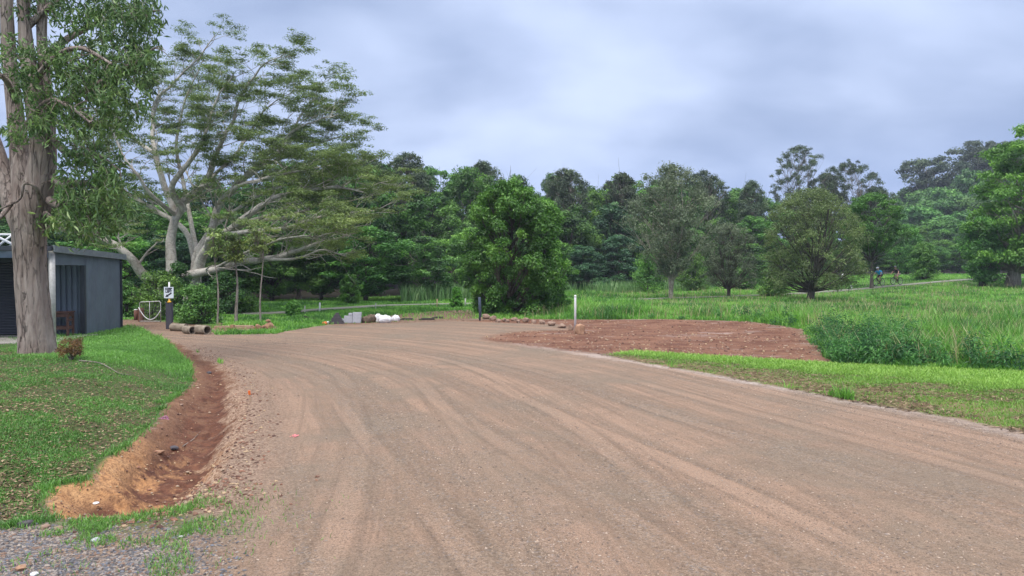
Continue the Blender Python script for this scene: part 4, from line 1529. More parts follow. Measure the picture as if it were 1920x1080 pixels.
    plant((tm, cm), 'spreading_tree', tuple(org), 1, 1, 0, 'huge pale barked spreading tree with many bare limbs and flat feathery foliage behind the gate', 'tree')
    return len(tips)


print('tips', build_spreading_tree())


# ---------------------------------------------------------------- the big gum at the left edge
def build_gum():
    r = np.random.RandomState(950)
    b = gnd(70, 664)
    Y0 = b.y
    org = np.array(b)
    tb = Tubes()
    lv = Leaves(951)

    def pt(px, py, dy=0):
        return np.array(at(px, py, Y0 + dy)) - org
    k = Y0 / 1387

    def limb(L, n=10, rough=.16, seed=0, sub=6):
        P = np.array([pt(*l[:3]) for l in L])
        rad = np.array([l[3] for l in L]) * k
        sp = spline(P, sub)
        rr = np.interp(np.arange(len(sp)), np.arange(len(P)) * sub, rad)
        tb.add(sp, rr, n, rough, seed)
        return sp, rr
    # radii are given in photograph pixels at the tree's distance
    limb([(70, 676, 0, 39), (69, 658, 0, 33), (66, 620, 0, 29.5), (61, 560, 0, 28), (57, 500, 0, 27), (55, 450, 0, 29), (56, 410, 0, 31), (58, 380, 0, 28)], 26, .10, 1, 8)
    limb([(58, 500, 0, 14), (50, 445, 0, 23), (25, 385, .1, 20), (5, 330, .2, 18), (-15, 270, .3, 17), (-40, 190, .4, 15), (-70, 60, .5, 13), (-90, -60, .5, 11)], 12, .14, 2)
    limb([(57, 500, 0, 14), (51, 430, .1, 22), (42, 330, .2, 19), (34, 250, .3, 16), (24, 170, .3, 13), (16, 90, .4, 12), (12, 0, .4, 11), (5, -120, .5, 11)], 14, .14, 3)
    limb([(58, 500, 0, 14), (60, 430, -.05, 24), (66, 385, -.1, 24), (76, 330, -.1, 23), (80, 270, -.1, 20), (66, 190, -.1, 15), (52, 100, 0, 12), (46, 30, 0, 10), (46, -40, 0, 12), (50, -150, 0, 10)], 14, .14, 4)
    limb([(76, 360, -.05, 9), (84, 300, 0, 16), (90, 230, .1, 12), (84, 150, .2, 10), (78, 70, .2, 9), (80, 0, .2, 9), (88, -120, .2, 9)], 12, .14, 5)
    limb([(22, 380, -.2, 5), (-5, 410, -.6, 3.5), (-40, 395, -.8, 2)], 6, .1, 6)
    limb([(75, 385, -.4, 4), (68, 352, -.7, 3), (45, 345, -.8, 2.4), (38, 372, -.8, 2), (10, 388, -.9, 1.6), (-12, 395, -.9, 1)], 6, .1, 7)
    br = [[(88, 330, 0, 9), (120, 345, -.3, 7), (165, 345, -.6, 5), (215, 375, -.8, 2)],
          [(85, 370, 0, 9), (110, 385, -.4, 7), (130, 372, -.5, 5), (160, 390, -.7, 3), (205, 430, -.9, 1.5)],
          [(90, 250, 0, 8), (130, 290, -.5, 6), (180, 290, -.9, 4), (225, 320, -1, 2)],
          [(90, 210, 0, 9), (150, 175, -.4, 6), (215, 140, -.7, 4), (290, 90, -1, 2)],
          [(78, 110, 0, 8), (140, 65, .3, 6), (220, 30, .6, 4), (300, 20, .9, 2)],
          [(60, 160, 0, 6), (100, 110, -.8, 5), (150, 90, -1.2, 4), (210, 120, -1.5, 2)],
          [(45, 240, 0, 6), (90, 190, -1, 5), (130, 200, -1.5, 3), (170, 230, -1.7, 2)],
          [(40, 60, 0, 7), (110, 0, .2, 5), (190, -30, .3, 4), (270, -20, .5, 2)],
          [(30, 190, -.2, 6), (10, 150, -1, 4), (-30, 120, -1.3, 2)],
          [(85, 400, -.2, 5), (115, 420, -.5, 4), (150, 425, -.7, 2), (185, 445, -.8, 1)]]
    for i, L in enumerate(br):
        sp, rr = limb(L, 6, .1, 20 + i)
        for j in range(12):
            q = r.randint(len(sp) // 4, len(sp))
            e = sp[q] + np.array([r.uniform(-.45, .55), r.uniform(-.5, .5), r.uniform(-.45, .25)])
            tb.add(bez(sp[q], (sp[q] + e) / 2 + np.array([0, 0, .1]), e, 5), np.linspace(.014, .004, 5), 4)

    def mass(cx, cy, rx, ry, n, dy, tone, spray=.20, per=20, size=.15, asp=.26):
        for i in range(n):
            a = r.rand() * 6.283
            q = r.rand() ** .5
            x = cx + math.cos(a) * q * rx
            y = cy + math.sin(a) * q * ry
            d = dy + r.uniform(-.9, .9)
            c = pt(x, y, d)
            e = c + np.array([r.uniform(-.15, .15), r.uniform(-.15, .15), -.12])
            tb.add(bez(c + np.array([-.12, 0, .18]), c, e, 3), np.array([.006, .004, .002]), 3)
            lv.clump(c, spray * r.uniform(.7, 1.35), int(per * r.uniform(.6, 1.3)), size, asp, 1.1, 1.1, tone + .13 * r.randn(), .13, .2, .7)
    mass(172, 335, 68, 66, 105, -.7, .42)
    mass(150, 415, 70, 34, 60, -.8, .44)
    mass(205, 385, 40, 50, 44, -.9, .50)
    mass(180, 215, 100, 40, 62, -.9, .44, .2, 20)
    mass(120, 170, 95, 75, 100, -.8, .46)
    mass(190, 90, 105, 85, 130, -.3, .34)
    mass(268, 60, 36, 66, 46, .1, .30)
    mass(150, 10, 150, 34, 80, .3, .30)
    mass(30, 110, 45, 60, 18, -1.1, .44)
    mass(245, 140, 50, 60, 44, -.6, .36)
    mass(75, 245, 70, 34, 22, -1.0, .45, .2, 24)
    mass(110, -60, 160, 50, 30, .3, .35)
    tm, cm = tb.mesh('trunk'), lv.mesh('crown')
    tm.materials.append(M['bark_gum'])
    cm.materials.append(M['leaf_gum'])
    plant((tm, cm), 'gum_tree', tuple(org), 1, 1, 0, 'large rough barked gum tree at the left edge in front of the shed', 'tree')


build_gum()

# ---------------------------------------------------------------- materials for built things
M['steel_grey'] = mat_basic('painted_steel_grey', (.105, .135, .175), .5, (.085, .108, .142), 1.6, .05, 40)
M['steel_dark'] = mat_basic('painted_steel_dark', (.022, .028, .040), .5, (.03, .036, .05), 2, .05, 40)
M['roof_steel'] = mat_basic('roof_steel', (.17, .20, .22), .5, (.12, .14, .16), 3, .1, 20)
M['beam_blue'] = mat_basic('beam_paint', (.20, .25, .36), .5, (.16, .20, .30), 3, .05, 30)
M['concrete'] = mat_basic('concrete', (.36, .34, .31), .92, (.25, .23, .21), 3, .3, 40)
M['pipe_concrete'] = mat_basic('pipe_concrete', (.32, .27, .21), .92, (.18, .145, .11), 7, .4, 30)
M['block_concrete'] = mat_basic('block_concrete', (.47, .48, .53), .92, (.38, .39, .43), 8, .3, 60)
M['wood_red'] = mat_basic('stained_wood', (.10, .042, .028), .6, (.055, .025, .018), 4, .2, 30, stretch=(1, 1, 6))
M['wood_brown'] = mat_basic('weathered_post', (.20, .085, .055), .85, (.12, .055, .04), 5, .5, 20, stretch=(4, 4, .8))
M['wood_dark'] = mat_basic('dark_sleeper', (.045, .045, .065), .85, (.07, .068, .085), 5, .6, 20, stretch=(4, 4, .6))
M['wood_pale'] = mat_basic('pale_timber', (.46, .33, .23), .85, (.32, .21, .14), 5, .4, 20, stretch=(1, 4, 4))
M['white_paint'] = mat_basic('white_paint', (.80, .81, .82), .45, (.68, .69, .70), 5, .05, 30)
M['galv'] = mat_basic('galvanised_pipe', (.46, .46, .45), .55, (.34, .34, .33), 12, .05, 40, metal=.15)
M['wire'] = mat_basic('wire', (.22, .23, .23), .5, (.14, .14, .14), 12, .05, 40, metal=.5)
M['yellow'] = mat_basic('yellow_plastic', (.75, .42, .03), .5, (.6, .3, .03), 8, .05, 40)
M['sign_face'] = mat_basic('sign_face', (.74, .80, .86), .4, (.66, .73, .80), 3, .0, 40)
M['sign_ink'] = mat_basic('sign_ink', (.012, .014, .03), .5, (.02, .02, .035), 8, .0, 40)
M['bollard_grey'] = mat_basic('bollard_grey', (.07, .10, .15), .5, (.05, .07, .10), 6, .1, 40)
M['rock_pink'] = mat_basic('rock_pink', (.31, .215, .16), .9, (.18, .115, .085), 9, .8, 14)
M['rock_orange'] = mat_basic('rock_orange', (.40, .235, .145), .9, (.24, .135, .085), 7, .8, 14)
M['bag_white'] = mat_basic('white_bag', (.78, .78, .80), .55, (.60, .60, .62), 9, .5, 12)
M['bag_brown'] = mat_basic('brown_bag', (.14, .10, .065), .8, (.075, .055, .04), 9, .6, 14)
M['tile_dark'] = mat_basic('dark_tile', (.055, .05, .06), .8, (.09, .08, .09), 9, .5, 20)
M['orange_plastic'] = mat_basic('orange_plastic', (.75, .16, .03), .5, (.6, .12, .02), 9, .2, 20)
M['plank_dark'] = mat_basic('dark_plank', (.035, .03, .028), .85, (.06, .05, .045), 9, .4, 20)
M['skin'] = mat_basic('skin', (.50, .30, .22), .6, (.44, .26, .19), 4, .05, 30)
M['jersey_blue'] = mat_basic('blue_jersey', (.03, .48, .92), .7, (.02, .40, .80), 9, .1, 30)
M['jersey_black'] = mat_basic('black_jersey', (.012, .012, .03), .8, (.02, .02, .04), 9, .1, 30)
M['shorts_maroon'] = mat_basic('dark_red_shorts', (.05, .012, .02), .8, (.03, .01, .015), 9, .1, 30)
M['shorts_khaki'] = mat_basic('khaki_shorts', (.30, .27, .20), .8, (.24, .21, .16), 9, .1, 30)
M['helmet_white'] = mat_basic('white_helmet', (.78, .77, .82), .35, (.7, .7, .74), 9, .0, 30)
M['helmet_dark'] = mat_basic('dark_helmet', (.04, .045, .05), .35, (.16, .17, .18), 9, .0, 30)
M['tyre'] = mat_basic('tyre_rubber', (.012, .014, .012), .85, (.02, .02, .02), 9, .2, 60)
M['bike_dark'] = mat_basic('bike_paint_dark', (.02, .022, .026), .3, (.03, .03, .034), 9, .0, 60)
M['shoe'] = mat_basic('shoe', (.02, .02, .02), .6, (.05, .05, .05), 9, .0, 60)


# ---------------------------------------------------------------- the shed
def build_shed():
    c0 = gnd(100, 640)
    c1 = gnd(228, 615)
    C0 = Vector((c0.x, c0.y, 0))
    a = Vector((c1.x - c0.x, c1.y - c0.y, 0))
    length = a.length
    a.normalize()
    ang = math.atan2(a.y, a.x) - math.pi / 2          # local +Y runs back along the side wall, local -X along the front
    zb = max(c0.z, c1.z) + .02
    htop0 = at(100, 466, c0.y).z - zb
    htop1 = at(228, 481, c1.y).z - zb
    root = empty('shed', (C0.x, C0.y, zb), ang, 'blue grey steel shed with open verandah and roller door behind the big gum', 'shed')
    L = length
    Wd = 8.5
    vd = 2.05                                          # verandah depth
    head = at(140, 497, c0.y + 1).z - zb

    def ribbed(name, x0, y0, dx, dy, ln, z0, z1, mat, pitch=.19, depth=.03, vertical=True, ztop=None):
        """profiled sheet: trapezoid ribs along its length, with thickness"""
        g = Geo()
        V, Fc = [], []
        nx, ny = -dy, dx
        if vertical:
            pts = []
            s = 0.0
            while s < ln - 1e-6:
                for f, o in ((0, 0), (.55, 0), (.65, 1), (.90, 1)):
                    q = min(ln, s + pitch * f)
                    pts.append((q, o * depth))
                s += pitch
            pts.append((ln, 0))
            for side in (0, -.012):
                for q, o in pts:
                    zt = z1 if ztop is None else z1 + (ztop - z1) * q / ln
                    V.append((x0 + dx * q + nx * (o + side), y0 + dy * q + ny * (o + side), z0))
                    V.append((x0 + dx * q + nx * (o + side), y0 + dy * q + ny * (o + side), zt))
            n = len(pts)
            for i in range(n - 1):
                Fc.append((2 * i, 2 * i + 2, 2 * i + 3, 2 * i + 1))
                j = 2 * n + 2 * i
                Fc.append((j, j + 1, j + 3, j + 2))
        else:
            zs = []
            z = z0
            while z < z1:
                for f, o in ((0, 0), (.5, 1), (.95, 0)):
                    zs.append((min(z1, z + pitch * f), o * depth))
                z += pitch
            for side in (0, -.015):
                for z, o in zs:
                    V.append((x0 + nx * (o + side), y0 + ny * (o + side), z))
                    V.append((x0 + dx * ln + nx * (o + side), y0 + dy * ln + ny * (o + side), z))
            n = len(zs)
            for i in range(n - 1):
                Fc.append((2 * i, 2 * i + 1, 2 * i + 3, 2 * i + 2))
                j = 2 * n + 2 * i
                Fc.append((j, j + 2, j + 3, j + 1))
        g.add(V, Fc)
        return g.build(name, mat, root)

    def top_at(y):
        return htop0 + (htop1 - htop0) * y / L
    # side wall behind the verandah opening: flat panel with fine pressed joints
    ribbed('side_wall', 0, vd + .12, 0, 1, L - vd - .12 - .14, -.05, top_at(vd) - .02, M['steel_grey'], .30, .006, True, top_at(L) - .02)
    Geo().box((-.045, L - .07, (top_at(L) - .05) / 2), (.15, .14, top_at(L) - .03)).build('corner_trim', M['steel_dark'], root)
    Geo().box((.035, L - .10, (top_at(L) - .12) / 2), (.07, .07, top_at(L) - .12)).build('downpipe', M['steel_dark'], root)
    # lintel over the verandah end opening
    g = Geo()
    x = -.04
    V = [(x, .10, head), (x, vd + .12, head), (x, vd + .12, top_at(vd + .12) - .02), (x, .10, top_at(.1) - .02),
         (0, .10, head), (0, vd + .12, head), (0, vd + .12, top_at(vd + .12) - .02), (0, .10, top_at(.1) - .02)]
    g.add(V, [(0, 1, 2, 3), (4, 7, 6, 5), (0, 4, 5, 1), (1, 5, 6, 2), (2, 6, 7, 3), (3, 7, 4, 0)])
    g.build('lintel', M['steel_grey'], root)
    Geo().box((-.045, vd + .04, head / 2), (.14, .12, head - .01)).build('opening_jamb', M['steel_dark'], root)
    # verandah back wall, corrugated, with the roller door further along
    ribbed('corrugated_wall', -.06, vd, -1, 0, 1.72, 0, top_at(vd) - .06, M['steel_grey'], .165, -.05)
    ribbed('corrugated_wall', -4.95, vd, -1, 0, Wd - 4.95, 0, top_at(vd) - .06, M['steel_grey'], .165, -.05)
    rd = ribbed('roller_door', -1.86, vd - .02, -1, 0, 2.98, .03, head + .05, M['steel_dark'], .085, -.018, False)
    rd['label'] = 'dark ribbed roller door'
    Geo().box((-3.35, vd, (head + top_at(vd)) / 2 + .02), (3.1, .06, top_at(vd) - head - .1)).build('door_header', M['steel_dark'], root)
    for xx in (-1.81, -4.89):
        Geo().box((xx, vd - .03, head / 2), (.09, .09, head)).build('door_jamb', M['steel_dark'], root)
    # far end and rear
    ribbed('end_wall', -Wd, 0, 0, 1, L, 0, htop0 - .05, M['steel_grey'], .19, -.03, True, htop1 - .05)
    ribbed('rear_wall', 0, L, -1, 0, Wd, 0, htop1 - .05, M['steel_grey'], .19, .03)
    # columns and front beam
    Geo().tube([(-.02, .02, -.03), (-.02, .02, htop0 - .05)], .085, 16).build('corner_column', M['galv'], root, True)
    for xx in (-3.0, -6.0):
        Geo().tube([(xx, .02, 0), (xx, .02, htop0 - .2)], .06, 12).build('column', M['galv'], root, True)
    Geo().box((-Wd / 2 - .06, .02, htop0 - .17), (Wd - .1, .09, .20), 0).build('front_beam', M['beam_blue'], root)
    # roof: ribbed sheet falling slightly to the rear, gutter along front, barge along side
    g = Geo()
    V = []
    ys = (-.12, L + .12)
    n = int((Wd + .25) / .095)
    prof = [0, .035, .035, 0]
    for j, y in enumerate(ys):
        for i in range(n + 1):
            V.append((.12 - i * .095, y, top_at(y) + .045 + prof[i % 4]))
    for j, y in enumerate(ys):
        for i in range(n + 1):
            V.append((.12 - i * .095, y, top_at(y) + .035 + prof[i % 4]))
    m_ = n + 1
    for i in range(n):
        g.f.append((i, i + 1, m_ + i + 1, m_ + i))
        g.f.append((2 * m_ + i, 3 * m_ + i, 3 * m_ + i + 1, 2 * m_ + i + 1))
    g.v = V
    g.build('roof', M['roof_steel'], root)
    g = Geo()
    zf, zr = top_at(-.15), top_at(L + .15)
    x0, x1 = .10, .14
    V = [(x0, -.15, zf - .11), (x1, -.15, zf - .11), (x1, L + .15, zr - .11), (x0, L + .15, zr - .11),
         (x0, -.15, zf + .085), (x1, -.15, zf + .085), (x1, L + .15, zr + .085), (x0, L + .15, zr + .085)]
    g.add(V, [(0, 3, 2, 1), (4, 5, 6, 7), (0, 1, 5, 4), (1, 2, 6, 5), (2, 3, 7, 6), (3, 0, 4, 7)])
    g.build('barge_board', M['roof_steel'], root)
    Geo().box((-Wd / 2 - .02, -.19, htop0 - .005), (Wd + .2, .10, .14)).build('gutter', M['steel_dark'], root, bevel=.01)
    # slab
    Geo().box((-Wd / 2 + .1, vd / 2 - .30, -.10), (Wd + .5, vd + .9, .2)).build('slab', M['concrete'], root, bevel=.015)
    Mx = Matrix.Translation((C0.x, C0.y, zb)) @ Matrix.Rotation(ang, 4, 'Z')

    # wooden table stored in the verandah
    p = Mx @ Vector((-.62, vd - .50, 0))
    t = empty('wooden_table', p, ang + .12, 'dark red brown wooden table standing in the shed verandah', 'table')
    w_, d_, h_ = .86, .55, .74
    Geo().box((0, 0, h_), (w_ + .06, d_ + .06, .035)).build('table_top', M['wood_red'], t, bevel=.006)
    for sx in (-1, 1):
        for sy in (-1, 1):
            Geo().box((sx * w_ / 2 * .93, sy * d_ / 2 * .9, (h_ - .02) / 2), (.06, .06, h_ - .02)).build('leg', M['wood_red'], t)
    for sy in (-1, 1):
        Geo().box((0, sy * d_ / 2 * .9, h_ - .085), (w_ * .93 - .07, .03, .11)).build('apron', M['wood_red'], t)
        Geo().box((0, sy * d_ / 2 * .9, .26), (w_ * .93 - .07, .03, .09)).build('rail', M['wood_red'], t)
    for sx in (-1, 1):
        Geo().box((sx * w_ / 2 * .93, 0, h_ - .085), (.03, d_ * .9 - .07, .11)).build('apron', M['wood_red'], t)
        Geo().box((sx * w_ / 2 * .93, 0, .26), (.03, d_ * .9 - .07, .09)).build('rail', M['wood_red'], t)
        Geo().box((sx * w_ / 2 * .93, 0, .50), (.03, d_ * .9 - .07, .06)).build('rail', M['wood_red'], t)
    # white tubular frame lying on the shed roof, seen left of the gum trunk
    p0 = at(8, 452, c0.y + 1.2)
    t = empty('roof_frame', (p0.x, p0.y, zb + htop0 + .09), ang, 'white tubular frame on the shed roof left of the gum trunk', 'frame')
    g = Geo()
    g.tube([(-1.5, 0, 1.0), (.38, 0, .0)], .04, 8)
    g.build('rail', M['white_paint'], t, True)
    Geo().tube([(-1.5, .5, .40), (.35, .5, .40)], .03, 8).build('rail', M['white_paint'], t, True)
    for xx in (-1.2, -.55, 0.0):
        Geo().tube([(xx, .5, 0), (xx, .5, .40)], .022, 8).build('strut', M['white_paint'], t, True)
    Geo().tube([(-.35, .25, 0), (.25, .25, .5)], .03, 8).build('strut', M['white_paint'], t, True)


build_shed()


# ---------------------------------------------------------------- gate, posts and the sign
def text_mesh(txt, size, mat, name, parent, loc, rot):
    cu = bpy.data.curves.new(name, 'FONT')
    cu.body = txt
    cu.size = size
    cu.align_x = 'CENTER'
    cu.align_y = 'CENTER'
    cu.extrude = .0012
    cu.offset = .006
    o = bpy.data.objects.new(name, cu)
    COL.objects.link(o)
    dg = bpy.context.evaluated_depsgraph_get()
    me = bpy.data.meshes.new_from_object(o.evaluated_get(dg))
    bpy.data.objects.remove(o)
    r = link(name, me, None, parent)
    me.materials.clear()
    me.materials.append(mat)
    r.location = loc
    r.rotation_euler = rot
    return r


def build_gate():
    b0, b1 = gnd(271, 604), gnd(311, 606)
    Y = (b0.y + b1.y) / 2
    k = Y / 1387
    z = min(b0.z, b1.z)
    w_ = 40 * k
    h_ = 39 * k
    g = empty('gate', (b0.x, Y, z + .03), -.05, 'small galvanised pipe and mesh gate between brown post and sign post', 'gate')
    r_ = .019
    Geo().tube([(0, 0, 0), (0, 0, h_ * .93), (.05, 0, h_ * .96), (w_ - .06, 0, h_), (w_, 0, h_ - .05), (w_, 0, 0)], r_, 8).build('gate_frame', M['galv'], g, True)
    Geo().tube([(0, 0, .03), (w_, 0, .03)], r_, 8).build('bottom_rail', M['galv'], g, True)
    Geo().tube([(w_ * .47, 0, .03), (w_ * .47, 0, h_ * .97)], r_ * .85, 8).build('centre_bar', M['galv'], g, True)
    ms = Geo()
    n = 9
    for i in range(1, n):
        ms.tube([(w_ * i / n, .004, .03), (w_ * i / n, .004, h_ * .95)], .005, 4, False)
    for i in range(1, 8):
        ms.tube([(0, -.004, h_ * .95 * i / 8), (w_, -.004, h_ * .95 * i / 8)], .0035, 4, False)
    ms.build('wire_mesh', M['wire'], g)
    rope = empty('rope', (b0.x, Y - .04, z), -.05, 'thick white rope hanging in a loop across the gate', 'rope')
    pts = []
    for i in range(17):
        t = i / 16
        x = -.03 + (w_ + .05) * t
        sag = .52 * h_ * (1 - (2 * t - 1) ** 2)
        pts.append((x, 0, h_ * (.74 - .12 * t) - sag))
    Geo().tube(pts, .016, 8).build('rope_loop', M['white_paint'], rope, True)
    # posts
    p = gnd(264.5, 603)
    o = Geo().box((0, 0, 26 * k / 2), (9 * k, .17, 26 * k)).build('timber_post', M['wood_brown'], None, bevel=.02)
    o.location = (p.x, p.y, p.z)
    tag(o, 'reddish brown square timber post left of the gate', 'post')
    p = gnd(255, 600)
    Geo_ = Geo().tube([(0, 0, -.02), (.01, 0, .2), (0, 0, 20 * k)], [.09, .085, .08], 12)
    o = Geo_.build('stump_post', M['wood_brown'], None, True)
    o.location = (p.x, p.y, p.z)
    tag(o, 'short dark brown round post with a white cap, leftmost by the gate', 'post')
    cp = Geo().tube([(0, 0, 20 * k), (0, 0, 20 * k + .03)], [.085, .06], 12).build('cap', M['white_paint'], o, True)
    # sleeper post carrying the sign
    p = gnd(318, 617)
    k = p.y / 1387
    pr = empty('sign_post_base', (p.x, p.y, p.z), -.1, 'dark timber sleeper post with yellow cap at the right of the gate', 'post')
    hp = 50 * k
    Geo().box((0, 0, hp / 2), (12.5 * k, .11, hp)).build('sleeper', M['wood_dark'], pr, bevel=.012)
    Geo().tube([(0, 0, hp), (0, 0, hp + .03), (0, 0, hp + .05), (0, 0, hp + .12)], [.075, .07, .035, .03], 12).build('cap', M['yellow'], pr, True)
    Geo().box((.145, -.02, .11), (.05, .05, .24)).build('timber_peg', M['wood_pale'], pr)
    sg = empty('keep_left_sign', (p.x, p.y, p.z + hp + .12), .06, 'white keep left sign with black arrow on a white pole', 'sign')
    zt = at(316, 529, p.y).z - (p.z + hp + .12)
    Geo().tube([(0, .0, 0), (0, 0, zt)], .028, 12).build('pole', M['white_paint'], sg, True)
    s0 = at(316.5, 559, p.y).z - (p.z + hp + .12)
    s1 = at(316.5, 538, p.y).z - (p.z + hp + .12)
    sw = 17.5 * k
    zc = (s0 + s1) / 2
    Geo().box((0, -.045, zc), (sw, .008, s1 - s0)).build('sign_plate', M['sign_face'], sg)
    sh = s1 - s0
    rot = (R(90), 0, 0)
    text_mesh('KEEP', sh * .27, M['sign_ink'], 'sign_text', sg, (0, -.0515, zc + sh * .32), rot)
    text_mesh('LEFT', sh * .27, M['sign_ink'], 'sign_text', sg, (0, -.0515, zc + sh * .08), rot)
    # arrow pointing down and to the left
    ar = Geo()
    d = Vector((-.78, 0, -.52)).normalized()
    nn = Vector((d.z, 0, -d.x))
    tip = Vector((-sw * .36, -.0505, zc - sh * .40))
    tail = tip - d * sw * .78
    nk = tip - d * sw * .30
    t_ = sw * .075
    P = [tip, nk + nn * sw * .17, nk + nn * t_, tail + nn * t_, tail - nn * t_, nk - nn * t_, nk - nn * sw * .17]
    V = [tuple(q) for q in P] + [tuple(q + Vector((0, .0012, 0))) for q in P]
    ar.add(V, [tuple(range(7)), tuple(reversed(range(7, 14)))] + [(i, 7 + i, 7 + (i + 1) % 7, (i + 1) % 7) for i in range(7)])
    ar.build('arrow', M['sign_ink'], sg)


build_gate()


# ---------------------------------------------------------------- pipes, rocks, timber, blocks, bags
def rock_mesh(name, seed, mat, sx=1, sy=1, sz=1, sub=3):
    bm = bmesh.new()
    bmesh.ops.create_icosphere(bm, subdivisions=sub, radius=.5)
    rr = random.Random(seed)
    cuts = []
    for i in range(9):
        n = Vector((rr.gauss(0, 1), rr.gauss(0, 1), rr.gauss(0, .8))).normalized()
        cuts.append((n, rr.uniform(.28, .42)))
    for v in bm.verts:
        for n, d in cuts:
            e = v.co.dot(n) - d
            if e > 0:
                v.co -= n * e * .92
        q = 1 + .10 * (float(vn(np.array([v.co.x * 7 + seed]), np.array([v.co.y * 7 + v.co.z * 5]))[0]) - .5)
        v.co = Vector((v.co.x * sx, v.co.y * sy, v.co.z * sz)) * q * 1.25
    me = bpy.data.meshes.new(name)
    bm.to_mesh(me)
    bm.free()
    me.materials.append(mat)
    return me


def pipe(px, py, r_px, ang, L, label, lift=0.0):
    p = gnd(px, py)
    k = p.y / 1387
    Ro = r_px * k
    Ri = Ro * .80
    V, Fc = [], []
    n = 28
    prof = [(0, Ri), (0, Ro), (L, Ro), (L, Ri)]
    for s, rr in prof:
        for i in range(n):
            a = 2 * math.pi * i / n
            V.append((math.cos(a) * rr, s, math.sin(a) * rr))
    for j in range(4):
        for i in range(n):
            a, b = j * n + i, j * n + (i + 1) % n
            c, d = ((j + 1) % 4) * n + (i + 1) % n, ((j + 1) % 4) * n + i
            Fc.append((a, b, c, d))
    me = bpy.data.meshes.new('concrete_pipe')
    me.from_pydata(V, [], Fc)
    me.update()
    o = link('concrete_pipe', me, M['pipe_concrete'])
    o.location = (p.x, p.y, p.z + Ro * .93 + lift)
    o.rotation_euler = (0, 0, ang)
    tag(o, label, 'pipe', 'concrete pipes left of the road')
    return o


